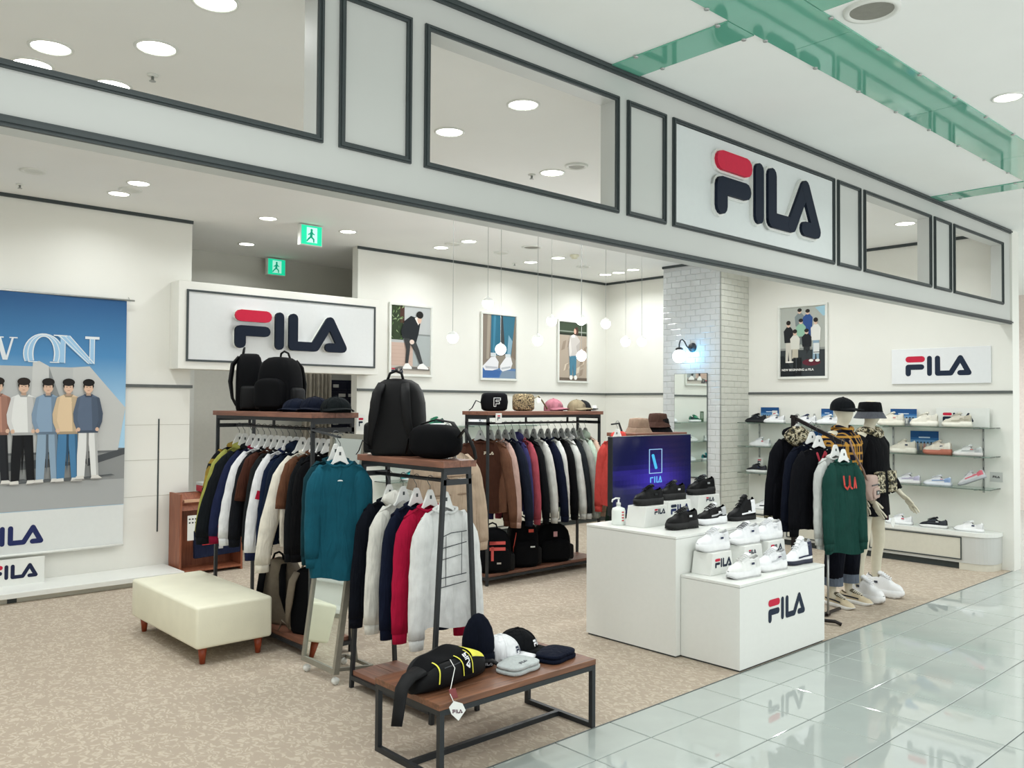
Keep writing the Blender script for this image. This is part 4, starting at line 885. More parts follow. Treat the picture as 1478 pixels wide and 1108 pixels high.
for r in range(8):
    for c_ in range(3):
        t = thing('shoe_box', 'navy shoe box, '+('eighth', 'seventh', 'sixth', 'fifth', 'fourth', 'third', 'second', 'first')[r]+' from the top in the '+('left', 'middle', 'right')[c_]+' column of the stockroom stack', 'shoe box', (5.59+c_*.222, 6.47, 1.031+r*.117), 0, 'navy shoe boxes stacked in the stockroom')
        MB().box(0, .215, 0, .30, 0, .085).build('box', bxn, t); MB().box(-.002, .217, -.002, .302, .086, .115).build('lid', bxn, t); MB().box(.02 if (r+c_) % 2 else .1, .10 if (r+c_) % 2 else .2, -.001, 0, .02, .06).build('label', wl_, t)
# small cards
def card(x, y, z, w_, h_, lab, rz=0., lg=True, pole=0.):
    t = thing('sign_card', lab, 'sign card', (x, y, z), rz)
    if pole: MB().tube([(w_/2, .003, 0), (w_/2, .003, pole)], .0025, 6).build('stem', M['chrome'], t)
    MB().box(0, w_, 0, .004, pole, pole+h_).build('card', M['white'], t); b = MB(); mm = FACE_S(0, -.0008, pole)
    for p, c in ((capsule(.35*w_, .72*h_, .68*w_, .72*h_, .14*h_), '#c4203f'), (capsule(.34*w_, .3*h_, .34*w_, .54*h_, .12*w_), '#17253a'), (capsule(.34*w_, .52*h_, .64*w_, .52*h_, .12*h_), '#17253a')): b.face([mm @ Vector((*q, 0)) for q in p], lin(c))
    b.build('printed_f_mark', M['ink'], t); return t
card(2.83, 2.0, 1.6125, .07, .09, 'small F-logo card at the near end of the tall rack') if False else None
card(5.23, 2.93, 1.5, .075, .09, 'small F-logo card hanging on the wide rack corner')
card(3.135, 1.985, 1.49, .07, .11, 'small F-logo card beside the tall rack shelf')
def blue_card(y, z, w_, h_, lab):
    t = thing('photo_card', lab, 'photo card', (XR-.03, y+w_, z), -pi/2)
    MB().box(0, w_, 0, .008, 0, h_).build('board', M['white'], t)
    q = [(rect(0, 0, 1, 1), '#2f6aa6'), (rect(0, .7, 1, 1), '#1d4f86'), (rect(0, .45, 1, .6), '#6d9cc8'), (rect(0, 0, 1, .35), '#8b8f90'), (rect(0, .3, 1, .45), '#b3b6b4')]
    for k in range(7):
        c = .14+k*.12; q += [(rect(c-.035, .12, c+.035, .42), ['#d9dad8', '#7d8fa6', '#c9b39a', '#c98f86', '#e4e4e2', '#5d6c82', '#dcdcda'][k]), (ell(c, .47, .025, .05, 8), '#2a2522')]
    q += [(rect(.3, .68, .7, .74), '#c9dcec')]
    sheet('printed_photo', t, [([(a*w_, c*h_) for a, c in p], col) for p, col in q], FACE_S(0, -.001, 0), step=.0001)
blue_card(2.61, 1.463, .255, .19, 'blue group photo card behind the black sneaker on the top shelf')
blue_card(1.90, 1.463, .15, .18, 'blue photo card half hidden behind the plaid mannequin')
blue_card(.93, 1.463, .29, .185, 'blue group photo card on the top shelf behind the white sneakers')
blue_card(.70, 1.167, .30, .24, 'blue group photo card standing on the middle glass shelf')
blue_card(1.95, 1.167, .25, .20, 'blue photo card on the middle shelf behind the clothes stand')
t = thing('shelf_sign', 'white shop-name board standing on the upper glass shelf', 'sign', (XR-.05, .72, 1.463), -pi/2); MB().box(0, .53, 0, .02, 0, .2).build('board', M['white'], t, bevel=.002); logo_sheet(t, FACE_S(0, -.001, 0), .10, .07, .05)
t = thing('sign_card', 'small shop-name card on the right wall below the glass shelves', 'sign card', (XR-.001, .20, .90), -pi/2); MB().box(0, .12, -.004, 0, 0, .10).build('card', M['fascia'], t); logo_sheet(t, FACE_S(0, -.0048, 0), .022, .025, .04, '#2a2d33', '#2a2d33')
t = card(XR-.04, 2.70, 1.463, .07, .15, 'small F-logo card on the upper glass shelf', -pi/2)
t = card(XR-.10, 2.9, .837, .11, .10, 'small F-logo card above the lower glass shelf by the column', -pi/2, pole=.08)
# ================================================================== GARMENTS
def sp(c, e): return math.copysign(abs(c)**e, c)
def garment_body(seed, W, L_, T, neck=.075):
    R_ = random.Random(seed); ph = [R_.uniform(0, 6.28) for _ in range(5)]
    NU, NV = 32, 13; rs = []
    for j in range(NV+1):
        v = j/NV; w_ = W*(1.0+.16*min(1, v*2)+.03*sin(v*3+ph[0])); tv = T*(.5+.5*min(1, v*2.5)); ring = []
        for k in range(NU):
            a = 2*pi*k/NU; x = w_*sp(cos(a), .75); y = tv*sp(sin(a), .75)
            A = .014*v**.6
            y += A*(sin(x/W*6+ph[1])+.6*sin(x/W*11+ph[2]+v)) + .006*sin(v*7+ph[3]+x*8)
            z = -.125-.50*abs(x)*(1-v)**1.3-L_*v+.012*v*sin(x/W*3+ph[4])
            m_ = max(0., 1-(x/neck)**2)
            z -= (.055 if sin(a) < -.01 else .012)*m_*(1-v)**5
            ring.append((x, y, z))
        rs.append(ring)
    b = MB().rings(rs, False, False)
    fc = []
    for k in range(NU//2):
        x = rs[0][k][0]; x2 = rs[0][k+1][0]
        if min(abs(x), abs(x2)) > neck*.9: fc.append((k, k+1, (NU-k-1) % NU, (NU-k) % NU))
    for f_ in fc: b.f.append(f_); b.c.append(None); b.m.append(0)
    return b.mesh('body', True)
def sleeve_mesh(seed, side, W, SL, wide=1., cuff=False, flare=1.):
    R_ = random.Random(seed*3+side); n = 11; P, ra, rb = [], [], []
    z0 = -.125-.50*W; bend = R_.uniform(-.02, .03); out = R_.uniform(-.03, .035)
    for i in range(n):
        v = i/(n-1)
        x = W-.05+.03*(1-flare)*min(1, v*4)+(.15+out)*flare*(1-(1-v)**1.6)+.0*v; y = bend*v*v-.015*v; z = z0+.01-SL*v
        P.append((side*x, y, z+.02*(1-v)))
        k = (1.0-.30*v)*wide*(1+.04*sin(v*17+R_.random()*6)); 
        tp_ = min(1, .30+v*4.2); k *= tp_; ra.append(.066*k); rb.append(.040*k*(1+.12*sin(v*pi)))
    if not cuff:
        return MB().tube(P, ra, 12, True, ry=rb, up=(0, 1, 0)).mesh('sleeve', True)
    e = P[-1]; return MB().tube([(e[0], e[1], e[2]+.008), (e[0], e[1], e[2]-.02), (e[0], e[1], e[2]-.055)], [ra[-1]*.93, ra[-1]*.88, ra[-1]*.84], 14, True, ry=[rb[-1]*.93, rb[-1]*.88, rb[-1]*.84], up=(0, 1, 0)).mesh('cuff', True)
def collar_mesh(neck=.075, r=.009):
    pts = []
    for k in range(20):
        a = 2*pi*k/20; x = neck*.98*cos(a); y = .022*sin(a); m_ = 1-cos(a)**2
        pts.append((x, y, -.125-.50*abs(x)-(.052 if y < 0 else .010)*m_+.006))
    return MB().tube(pts, r, 8, closed=True).mesh('collar', True)
def hood_mesh():
    rs = []
    for j in range(8):
        v = j/7; ring = []
        for k in range(18):
            a = 2*pi*k/18; s_ = sin(pi*(.12+.80*v))
            ring.append((.105*s_*cos(a)+.008*sin(3*a+v*5), .03+.05*s_*sin(a)+.03*v, -.09-.13*v+.02*cos(a*2)*s_))
        rs.append(ring)
    return MB().rings(rs).mesh('hood', True)
def hem_mesh(seed, W, L_, T):
    R_ = random.Random(seed); ph = [R_.uniform(0, 6.28) for _ in range(5)]; rs = []
    for j, (dz, s_) in enumerate(((.0, 1.015), (-.02, .99), (-.055, .97))):
        w_ = W*(1.16+.03*sin(3+ph[0]))*s_; ring = []
        for k in range(32):
            a = 2*pi*k/32; x = w_*sp(cos(a), .75); y = T*s_*sp(sin(a), .75)+.013*(sin(x/W*6+ph[1])+.6*sin(x/W*11+ph[2]+1))+.006*sin(7+ph[3]+x*8)
            ring.append((x, y, -.125-L_+.012*sin(x/W*3+ph[4])+dz+.006))
        rs.append(ring)
    return MB().rings(rs, False, False).mesh('hem_band', True)
def hanger(x, y, z, rz, desc, style='white', W=.185):
    t = thing('clothes_hanger', ('white' if style == 'white' else 'grey')+' hanger carrying the '+desc, 'hanger', (x, y, z), rz, 'clothes hangers')
    def body():
        half = [(.0, -.060), (.016, -.062), (.027, -.080), (.040, -.108), (.062, -.150), (.10, -.186), (.165, -.215), (.168, -.226), (.16, -.229), (.10, -.202), (.045, -.160), (.0, -.145)]
        poly = half + [(-a, c) for a, c in reversed(half[1:-1])]
        return MB().prism(poly, FACE_S(0, .009, 0), .018).mesh('hanger_body')
    mob('hanger_body', cached('hgr', body), M['hangw'] if style == 'white' else mat('grey_hanger', '#a4a8a6', .4), t, bevel=.003).scale = (min(1., W/.185*.9), 1, 1)
    mob('hook', cached('hook', lambda: MB().tube([(0, 0, -.062), (0, 0, -.040), (-.010, 0, -.026), (-.0175, 0, -.010)] + [(.0175*cos(a), 0, .0175*sin(a)) for a in [pi-.2*i*1.0-.0 for i in range(0, 15)]], .0022, 6).mesh('hook', True)), M['wire'], t)
    mob('hanger_mark', cached('hmk', lambda: MB().face([(FACE_S(0, -.0105, 0) @ Vector((a, c, 0))) for a, c in rect(-.006, -.112, .006, -.092)]).mesh('hanger_mark')), M['dark'], t)
    return t
GNAME = dict(sweat='sweatshirt', hoodie='hoodie', tee='t_shirt', jacket='jacket', puffer='puffer_jacket', shirt='plaid_shirt')
def garment(kind, desc, x, y, z, rz, col, trim_=None, seed=1, W=.185, L_=.62, SL=.60, T=.042, group=None, where='', prints=None, cuff=True, hang='white', wide=1., bands=None, flare=1.):
    m = cloth(col) if isinstance(col, str) else col
    mt = (cloth(trim_) if isinstance(trim_, str) else trim_) if trim_ else m
    key = (seed % 5, W, L_, SL, T, wide, flare); s_ = seed % 5
    t = thing(GNAME[kind], (desc+' '+where).strip(), GNAME[kind].replace('_', ' '), (x, y, z), rz, group)
    bd = mob('body', cached(('b',)+key, lambda: garment_body(s_, W, L_, T)), m, t)
    short = kind == 'tee'
    for sd in (-1, 1):
        mob('sleeve', cached(('s', sd, short)+key, lambda: sleeve_mesh(s_, sd, W, .32 if short else SL, wide*(.88 if short else 1), False, flare*(.6 if short else 1))), m, t)
        if cuff and not short: mob('cuff', cached(('c', sd)+key, lambda: sleeve_mesh(s_, sd, W, SL, wide, True, flare)), mt, t)
    if kind != 'puffer' and not short: mob('hem_band', cached(('h',)+key, lambda: hem_mesh(s_, W, L_, T)), mt, t)
    if kind == 'hoodie' or kind == 'puffer': mob('hood', cached('hood', hood_mesh), mt if kind == 'puffer' else m, t)
    elif kind in ('jacket', 'shirt'): mob('collar', cached('jcol', lambda: collar_mesh(.08, .02)), mt, t); MB().box(-.006, .006, -T*1.35-.004, -T*1.2, -.125-L_*.97, -.20).build('front_zip', M['dark'], t)
    else: mob('collar', cached('scol', lambda: collar_mesh()), mt, t)
    if bands:
        for (v, c) in bands:
            for sd in (-1, 1):
                zz = -.115-.50*W-SL*v+.02*(1-v); xx = W-.05+.15*flare*(1-(1-v)**1.6)+.03*(1-flare); MB().tube([(sd*(xx-.005), -.008*v, zz+.03), (sd*(xx+.006), -.012*v, zz-.03)], .076*wide*(1-.3*v), 14, False, ry=.054*wide*(1-.3*v), up=(0, 1, 0)).build('sleeve_band', cloth(c), t, True)
    if prints: prints(t)
    hanger(x, y, z, rz, desc, hang, W)
    return t
def curve_print(t, polys, col, T=.042, name='front_print'):   # print that follows the chest a little in front of the cloth
    b = MB()
    for p in polys: b.face([(a, -T-.017, c) for a, c in p], lin(col))
    return b.build(name, M['ink'], t)
GA = 'garments on the tall rack behind the ottoman'
zA = 1.497
listA = [('shirt', 'black and yellow plaid shirt', PLAID2, None, 3.43, dict(flare=.7)), ('jacket', 'pale lime-yellow jacket', '#9a9c50', None, 3.33, {}), ('jacket', 'long black nylon jacket', '#12161a', None, 3.20, dict(wide=1.3, flare=1.35, W=.20)),
         ('sweat', 'wine-red and navy sweatshirt', '#1c2340', '#7d1230', 3.10, dict(bands=((.75, '#8a1434'), (.85, '#8a1434'), (.95, '#8a1434')))), ('sweat', 'bright white sweatshirt', '#dfe1e3', None, 3.00, dict(wide=1.12)), ('sweat', 'black crew-neck sweatshirt', '#14161b', None, 2.90, dict(flare=.7)),
         ('tee', 'brown short-sleeved top', '#44271e', None, 2.80, {}), ('sweat', 'dark grey sweatshirt', '#1b1e20', None, 2.71, dict(flare=.6)), ('sweat', 'white sweatshirt with red sleeve stripe', '#dfe1e3', '#1c2340', 2.61, dict(bands=((.42, '#b01c38'),), flare=.7, SL=.66)), ('sweat', 'navy sweatshirt', '#101c33', None, 2.51, dict(flare=.6)),
         ('hoodie', 'dark navy hoodie', '#0f1a2b', None, 2.42, dict(flare=.6)), ('sweat', 'cream sweatshirt', '#ddd9cb', None, 2.31, dict(wide=1.12, SL=.70)), ('tee', 'tan-brown top', '#60402f', None, 2.22, {}), ('sweat', 'charcoal-black sweatshirt', '#0e1114', None, 2.14, dict(flare=.5)), ('sweat', 'deep black sweatshirt', '#090a0d', None, 2.06, dict(flare=.4))]
for i, (k, d, c, tr, y, kw) in enumerate(listA):
    garment(k, d, 2.97, y, zA, rnd.uniform(-.22, .0), c, tr, i, group=GA, where='on the tall rack', **kw)
# teal pair hung at the near end of rack A
arm = MB().bar((-.16, -.745, 1.50), (-.31, -1.345, 1.475), .014, .012).build('front_arm', M['black'], rackA)
def teal_print(t): curve_print(t, [ell(.0, -.26, .016, .008, 10, 0, pi)], '#dfe8e8')
garment('sweat', 'dark teal sweatshirt second on the front arm', 2.70, 1.52, 1.492, -.55, '#0e343d', None, 2, group='teal sweatshirts', where='of the tall rack', W=.145, flare=.2, L_=.58, SL=.54)
garment('sweat', 'teal sweatshirt with small white mark', 2.67, 1.42, 1.480, -.5, '#165162', None, 3, W=.15, flare=.15, L_=.66, SL=.52, group='teal sweatshirts', where='hung beside the leaning mirror', prints=teal_print)
GB = 'garments on the short rack'
zB = 1.257
def grid_print(t):
    q = strokes([(-.06, -.36), (.10, -.335)], .005)+strokes([(-.06, -.30), (.0, -.28), (.10, -.275)], .005)+strokes([(-.05, -.42), (.07, -.40)], .004)+strokes([(-.06, -.52), (.10, -.505)], .005)+strokes([(-.07, -.57), (.10, -.55)], .005)+strokes([(-.03, -.295), (-.03, -.56)], .004)+strokes([(.07, -.28), (.07, -.51)], .004)
    curve_print(t, q, '#3a3f42')
for i, (k, d, c, tr, y, kw) in enumerate((('sweat', 'black-navy sweatshirt', '#0b0f18', None, 1.24, {}), ('hoodie', 'heather-white hoodie', '#d8d8d0', None, 1.10, dict(wide=1.1)), ('sweat', 'navy crew sweatshirt', '#10172a', None, .97, {}), ('sweat', 'crimson red sweatshirt', '#a8163a', None, .84, dict(wide=1.1)), ('sweat', 'white sweatshirt printed with thin black lines', '#dadcda', None, .70, dict(prints=grid_print, wide=1.05)))):
    garment(k, d, 2.90, y, zB, rnd.uniform(-.30, -.12) if i < 4 else -.12, c, tr, i+1, W=.155, L_=.62, SL=.64, flare=.38, group=GB, where='on the short rack', **kw)
PUF = cloth('#b39f8a', 'beige_quilted')
t = garment('puffer', 'beige quilted puffer jacket', 3.46, 1.40, 1.53, .02, PUF, PUF, 1, W=.20, L_=.66, SL=.56, T=.07, wide=1.4, where='hanging to the right of the short rack')
for zz in (-.32, -.44, -.56, -.68): MB().tube([(.235*cos(a), .076*sin(a), zz) for a in [2*pi*k/24 for k in range(24)]], .006, 6, closed=True).build('quilt_seam', cloth('#8f7c69'), t, True)
MB().box(-.20, -.07, -.09, -.06, -.62, -.46).build('pocket', PUF, t, bevel=.01)
MB().bar((.08, .39, 1.33), (.12, .41, 1.525), .016, .016).bar((.12, .41, 1.522), (.60, .415, 1.522), .016, .016).build('side_arm', M['black'], rackB)
GC = 'garments on the wide rack'
zC = 1.492
listC = [('sweat', 'chestnut-brown sweatshirt facing outward', '#43291f', None, 5.20, dict(rz=-.62)), ('sweat', 'caramel-brown sweatshirt', '#644535', None, 5.33, {}), ('sweat', 'dusty pink sweatshirt', '#b0948a', None, 5.43, dict(wide=1.1)), ('sweat', 'dark slate hoodie', '#161c2a', None, 5.52, {}), ('hoodie', 'purple-blue hoodie', '#35345f', None, 5.61, {}),
         ('sweat', 'rose-red sweatshirt', '#a04a55', None, 5.71, {}), ('jacket', 'black zip jacket', '#0f1114', None, 5.80, {}), ('sweat', 'pale grey-white sweatshirt', '#c7c8c2', None, 5.90, {}), ('sweat', 'midnight navy sweatshirt', '#0e1428', None, 6.00, {}), ('sweat', 'white polo with navy-striped cuffs', '#d6d9d4', '#20263f', 6.10, dict(wide=1.15)), ('sweat', 'plain black sweatshirt', '#0c0d10', None, 6.20, {}),
         ('sweat', 'off-white sweatshirt', '#d3d6d0', None, 6.29, {}), ('jacket', 'charcoal jacket with white collar', '#22272a', '#d0d2d0', 6.38, {}), ('sweat', 'ash grey sweatshirt', '#9fa39c', None, 6.47, {}), ('hoodie', 'mint green hoodie', '#b9ccba', None, 6.57, dict(wide=1.15)), ('sweat', 'pinkish beige sweatshirt', '#c9ad9b', None, 6.655, {})]
def small_word(t): logo_sheet(t, FACE_S(0, -.06, -.27), .03, .03, -.02, '#d8cdb8', '#d8cdb8', name='chest_mark')
for i, (k, d, c, tr, x, kw) in enumerate(listC):
    kw = dict(kw); rz = kw.pop('rz', -pi/2+rnd.uniform(-.02, .20))
    garment(k, d, x, 3.115, zC, rz, c, tr, i+2, L_=.66, SL=.70, group=GC, where='on the wide rack', hang='grey', prints=small_word if i == 0 else None, **kw)
garment('hoodie', 'coral red hoodie', 6.38, 2.44, 1.50, -pi/2+.1, '#c44a44', None, 2, L_=.64, SL=.62, flare=.4, where='behind the left edge of the television')
MB().bar((0, -.37, 1.36), (-.02, -.42, 1.50), .014, .014).bar((-.02, -.42, 1.495), (-.02, -.53, 1.485), .014, .014).build('side_arm', M['black'], rackD)
for i, (d, c, x) in enumerate((('dark green sweatshirt', '#23352c', 6.62), ('light grey sweatshirt', '#b5b7b4', 6.80), ('black sweatshirt', '#0d0e10', 6.98))): garment('sweat', d, x, 2.42, 1.285, -pi/2, c, None, i, L_=.60, group='garments on the hat rack', where='on the rack behind the television')
# garments on the slanted stand
def u_print(t):
    q = strokes([(-.045, -.27), (-.035, -.345), (-.01, -.37), (.01, -.34), (.01, -.27), (.018, -.35), (.035, -.365)], .014) + strokes([(.055, -.36), (.06, -.28), (.075, -.36)], .012)
    curve_print(t, q, '#c8463f')
def v_print(t): curve_print(t, strokes([(-.05, -.20), (-.02, -.28), (.02, -.19)], .018)+strokes([(.03, -.2), (.03, -.28)], .016), '#b03a48')
def armpt(s_): return (6.48-.03*s_, .62-.44*s_, 1.59-.205*s_)
GS = 'garments on the slanted stand'
for i, (k, d, c, tr, s_, kw) in enumerate((('hoodie', 'long black hooded jacket', '#0b0c12', CAMO, .06, dict(L_=.72, W=.19)), ('sweat', 'black-blue sweatshirt', '#0d1220', None, .36, dict(L_=.66)), ('sweat', 'black sweatshirt with red script', '#0c0d12', None, .50, dict(prints=v_print, L_=.64)), ('sweat', 'white sweatshirt behind the green one', '#c9ccc8', None, .83, dict(L_=.70, W=.15)), ('sweat', 'bottle green sweatshirt with red script letters', '#1a4039', None, .985, dict(prints=u_print, L_=.70, W=.15)))):
    x, y, z = armpt(s_); t = garment(k, d, x, y, z+.012, -.62+.05*i, c, tr, i+1, group=GS, SL=.60, flare=.2 if i > 2 else .45, where='on the slanted stand', **kw)
    if i == 0: MB().rings([[(-.02+.12*sin(pi*(.1+.8*j/6))*cos(a)+.01*sin(3*a), -.05+.06*sin(pi*(.1+.8*j/6))*sin(a), -.08-.16*j/6) for a in [2*pi*q/16 for q in range(16)]] for j in range(7)]).build('camo_hood_lining', CAMO, t, True)
# ================================================================== SHOES
def interp(tab, t):
    for (a, va), (b_, vb) in zip(tab, tab[1:]):
        if t <= b_:
            f_ = (t-a)/(b_-a); f_ = f_*f_*(3-2*f_)*.5+f_*.5; return va+(vb-va)*f_
    return tab[-1][1]
WT = [(0, .020), (.05, .032), (.18, .038), (.4, .036), (.6, .044), (.76, .048), (.88, .043), (.96, .028), (1, .010)]
HT = dict(low=[(0, .070), (.05, .088), (.19, .074), (.31, .080), (.43, .096), (.6, .074), (.76, .048), (.9, .038), (1, .012)],
          run=[(0, .058), (.06, .070), (.2, .054), (.32, .056), (.44, .070), (.6, .054), (.76, .036), (.9, .029), (1, .008)],
          high=[(0, .125), (.05, .145), (.2, .140), (.32, .150), (.42, .142), (.6, .085), (.76, .050), (.9, .038), (1, .012)])
def shoe_meshes(style):
    Ls = .285; cut = {'low': 'low', 'plat': 'low', 'chunk': 'low', 'run': 'run', 'high': 'high'}[style]
    hs = lambda t: {'low': .026, 'plat': .050, 'chunk': .044+.010*(t < .35), 'run': .030-.010*max(0, (t-.6)/.4), 'high': .028}[style]
    X = lambda t: (t-.5)*Ls; N = 17; out = {}
    ts = [i/(N-1) for i in range(N)]; ts = [0, .02]+ts[1:-1]+[.98, 1]
    # sole: outline rings
    outl = [(X(t), interp(WT, t), t) for t in ts] + [(X(t), -interp(WT, t), t) for t in reversed(ts)]
    tread = style in ('chunk', 'plat')
    def ring(sc, zf): return [(x*(1+(sc-1)*.5), y*sc, zf(t, k)) for k, (x, y, t) in enumerate(outl)]
    toe = lambda t: max(0, t-.8)**2*.35
    rs = [ring(.98, lambda t, k: toe(t)+(.010*(k % 2 == 0) if style == 'chunk' else 0)), ring(1.06 if tread else 1.03, lambda t, k: .010+toe(t)), ring(1.08 if tread else 1.04, lambda t, k: hs(t)*.55+toe(t)*.6), ring(1.02, lambda t, k: hs(t)+.004), ring(.90, lambda t, k: hs(t)+.003)]
    out['sole'] = MB().rings(rs).mesh('sole', True)
    # upper
    n = 15; U = []
    for t in ts:
        wu = interp(WT, t)*.96; Ht = interp(HT[cut], t); z0 = hs(t)-.003; sec = []
        for k in range(n):
            a = pi*k/(n-1); zz = abs(sin(a))**.62*Ht; yy = wu*sp(cos(a), .78)*(1-.30*(zz/max(Ht, .001))*(1 if t < .62 else .3))
            sec.append((X(t), yy, z0+zz))
        U.append(sec)
    b = MB(); V = [v for s_ in U for v in s_]; Fc = []
    for i in range(len(ts)-1):
        tm = (ts[i]+ts[i+1])/2
        for k in range(n-1):
            if .05 < tm < (.36 if cut != 'high' else .34) and 4 <= k <= 9: continue
            Fc.append((i*n+k, i*n+k+1, (i+1)*n+k+1, (i+1)*n+k))
    Fc.append(tuple(range(n))); b.add(V, Fc); out['upper'] = b.mesh('upper', True)
    hz_ = interp(HT[cut], .2)*.72; out['lining'] = MB().face([(X(.21)+.048*cos(a), .030*sin(a), hs(.2)+hz_) for a in [2*pi*k/16 for k in range(16)]]).mesh('lining')
    tp = []
    for t, up, hw in ((.68, .001, .010), (.58, .003, .016), (.5, .005, .019), (.44, .008, .022), (.39, .014, .025), (.36, .017, .025)):
        z = hs(t)+interp(HT[cut], max(t, .44 if cut != 'high' else .36))+up
        tp.append([(X(t), -hw, z-.008), (X(t), -hw*.6, z+.001), (X(t), hw*.6, z+.001), (X(t), hw, z-.008), (X(t)-.010, hw*.9, z-.016), (X(t)-.010, -hw*.9, z-.016)])
    out['tongue'] = MB().rings(tp).mesh('tongue', True)
    def surf(t, a, off):
        wu = interp(WT, t)*.96; Ht = interp(HT[cut], t); zz = abs(sin(a))**.62*Ht; yy = wu*sp(cos(a), .78)*(1-.30*(zz/max(Ht, .001))*(1 if t < .62 else .3))
        return (X(t), yy+math.copysign(off, cos(a)), hs(t)-.003+zz+off*sin(a))
    tl = [.36, .42, .48, .54, .60, .66] if cut != 'high' else [.34, .40, .46, .53, .60, .67]
    for sd in (-1, 1):
        an = lambda f_: (pi/2-sd*(pi/2-f_*pi))
        out['eyestay', sd] = MB().rings([[surf(t, an(f_), .0016) for f_ in (.20, .27, .34, .40)] for t in tl], False, False, False).mesh('eyestay', True)
        out['heel_panel', sd] = MB().rings([[surf(t, an(f_), .0016) for f_ in (.02, .10, .20, .30)] for t in (.01, .04, .09, .15, .21)], False, False, False).mesh('heel_panel', True)
    out['outsole'] = MB().rings([ring(.97, lambda t, k: toe(t)-.0005), ring(1.075 if tread else 1.05, lambda t, k: toe(t)+.0005), ring(1.085 if tread else 1.055, lambda t, k: toe(t)+.0085)], True, False).mesh('outsole', True)
    b = MB()
    for k in range(5):
        t = .46+.05*k if cut != 'high' else .40+.06*k; z = hs(t)+interp(HT[cut], t)+.010
        b.tube([(X(t)-.004, -.026, z-.007), (X(t), -.012, z), (X(t), .012, z), (X(t)-.004, .026, z-.007)], .0038, 6)
    out['laces'] = b.mesh('laces', True)
    for sd in (-1, 1):
        w_ = interp(WT, .34)*.985; zc = hs(.3)+.028
        out['side_mark', sd] = MB().add([(X(.26), sd*(w_+.0005), zc), (X(.36), sd*(w_+.0015), zc), (X(.355), sd*(w_*.965+.001), zc+.014), (X(.255), sd*(w_*.965), zc+.014)], [(0, 1, 2, 3) if sd < 0 else (3, 2, 1, 0)]).mesh('side_mark')
        pts = [(X(t), sd*(interp(WT, t)*.96+.0025), hs(t)+.010+.016*(1-t)) for t in (.06, .12, .2, .3, .42, .54, .64)]; pts2 = [(p[0], p[1]*.985, p[2]+.012) for p in pts]
        out['overlay', sd] = MB().add(pts+pts2, [(i, i+1, i+8, i+7) for i in range(6)]).mesh('overlay', True)
    return out
def shoe(style, desc, x, y, z, ang, up='#eceef0', sole='#e8eaea', mark='#2a3350', tongue=None, lace=None, overlay=None, rot=None, group=None, lining='#cfd0cc', sc=1.):
    """ang = direction of the toe in plan"""
    t = thing('sneaker', desc, 'sneaker', (x, y, z), ang, group, rot=(rot[0], rot[1], ang) if rot else None)
    t.scale = (sc, sc, sc)
    ms = cached(('shoe', style), lambda: shoe_meshes(style))
    L_ = lambda c: mat('leather_'+c.strip('#'), c, .40, var=.03, spec=.4 if c[1] > '5' else .16)
    mob('sole', ms['sole'], mat('rubber_'+sole.strip('#'), sole, .6, var=.03), t); mob('upper', ms['upper'], L_(up), t); mob('lining', ms['lining'], L_(lining), t); mob('tongue', ms['tongue'], L_(tongue or up), t)
    mob('laces', ms['laces'], L_(lace or shade(up, 1.06 if up[1] < '8' else .93)), t); mob('outsole', ms['outsole'], mat('rubber_'+shade(sole, .86).strip('#'), shade(sole, .86), .6, var=.03), t)
    for sd in (-1, 1): mob('eyestay', ms['eyestay', sd], L_(shade(up, 1.6 if up[1] < '8' else .95)), t); mob('heel_panel', ms['heel_panel', sd], L_(overlay or shade(up, 1.25 if up[1] < '8' else .93)), t)
    [mob('side_mark', ms['side_mark', sd], L_(mark), t) for sd in (-1, 1)]
    if overlay: [mob('overlay', ms['overlay', sd], L_(overlay), t) for sd in (-1, 1)]
    return t
BK = dict(up='#0a0b0c', sole='#08090a', lining='#1c1e20'); TOE = pi-.16
SP1 = 'sneakers on the tall plinth'; SP2 = 'sneakers on the low plinth'
shoe('plat', 'plain black platform sneaker on the left riser of the tall plinth', 4.955, .93, .9475, TOE, sc=.92, mark='#26292b', group=SP1, **BK)
shoe('plat', 'black platform sneaker with a silver patch on the middle riser', 5.34, 1.01, .9525, TOE, sc=.92, mark='#c9cbcb', tongue='#3a3d3f', group=SP1, **BK)
shoe('chunk', 'black chunky sneaker on the tallest riser at the right', 5.72, 1.01, .9675, TOE, mark='#9a9c9c', tongue='#44484a', group=SP1, **BK)
shoe('chunk', 'all-black chunky sneaker at the front of the tall plinth', 4.985, .655, .8025, TOE, mark='#d8dada', tongue='#4a4c4c', group=SP1, **BK)
shoe('chunk', 'black sneaker on a thick white sole', 5.345, .655, .8025, TOE, up='#0c0d0f', sole='#e6e8ea', mark='#e6e8ea', tongue='#d5d7d8', overlay='#b9bcbe', lining='#303234', group=SP1)
shoe('high', 'black high-top sneaker with a white heel overlay', 5.72, .64, .8025, TOE, up='#08090b', sole='#08090b', mark='#eceef0', overlay='#eceef0', lining='#26282a', group=SP1)
shoe('plat', 'white platform sneaker on the left riser of the low plinth', 4.935, .362, .6925, TOE, group=SP2)
shoe('chunk', 'white sneaker with black-lettered laces on the middle riser', 5.325, .367, .6975, TOE, tongue='#e0e2e4', lace='#6b6e72', group=SP2)
shoe('chunk', 'white chunky sneaker on the right riser of the low plinth', 5.635, .367, .6975, TOE, mark='#c9ccd0', group=SP2)
shoe('chunk', 'white chunky sneaker nearest the front corner of the low plinth', 4.945, .13, .5475, TOE, tongue='#f0f0f0', mark='#3a3f55', up='#e9ebe8', group=SP2)
shoe('chunk', 'white and silver sneaker in the front middle of the low plinth', 5.30, .14, .5475, TOE, overlay='#c3c7ca', mark='#5a4f63', group=SP2)
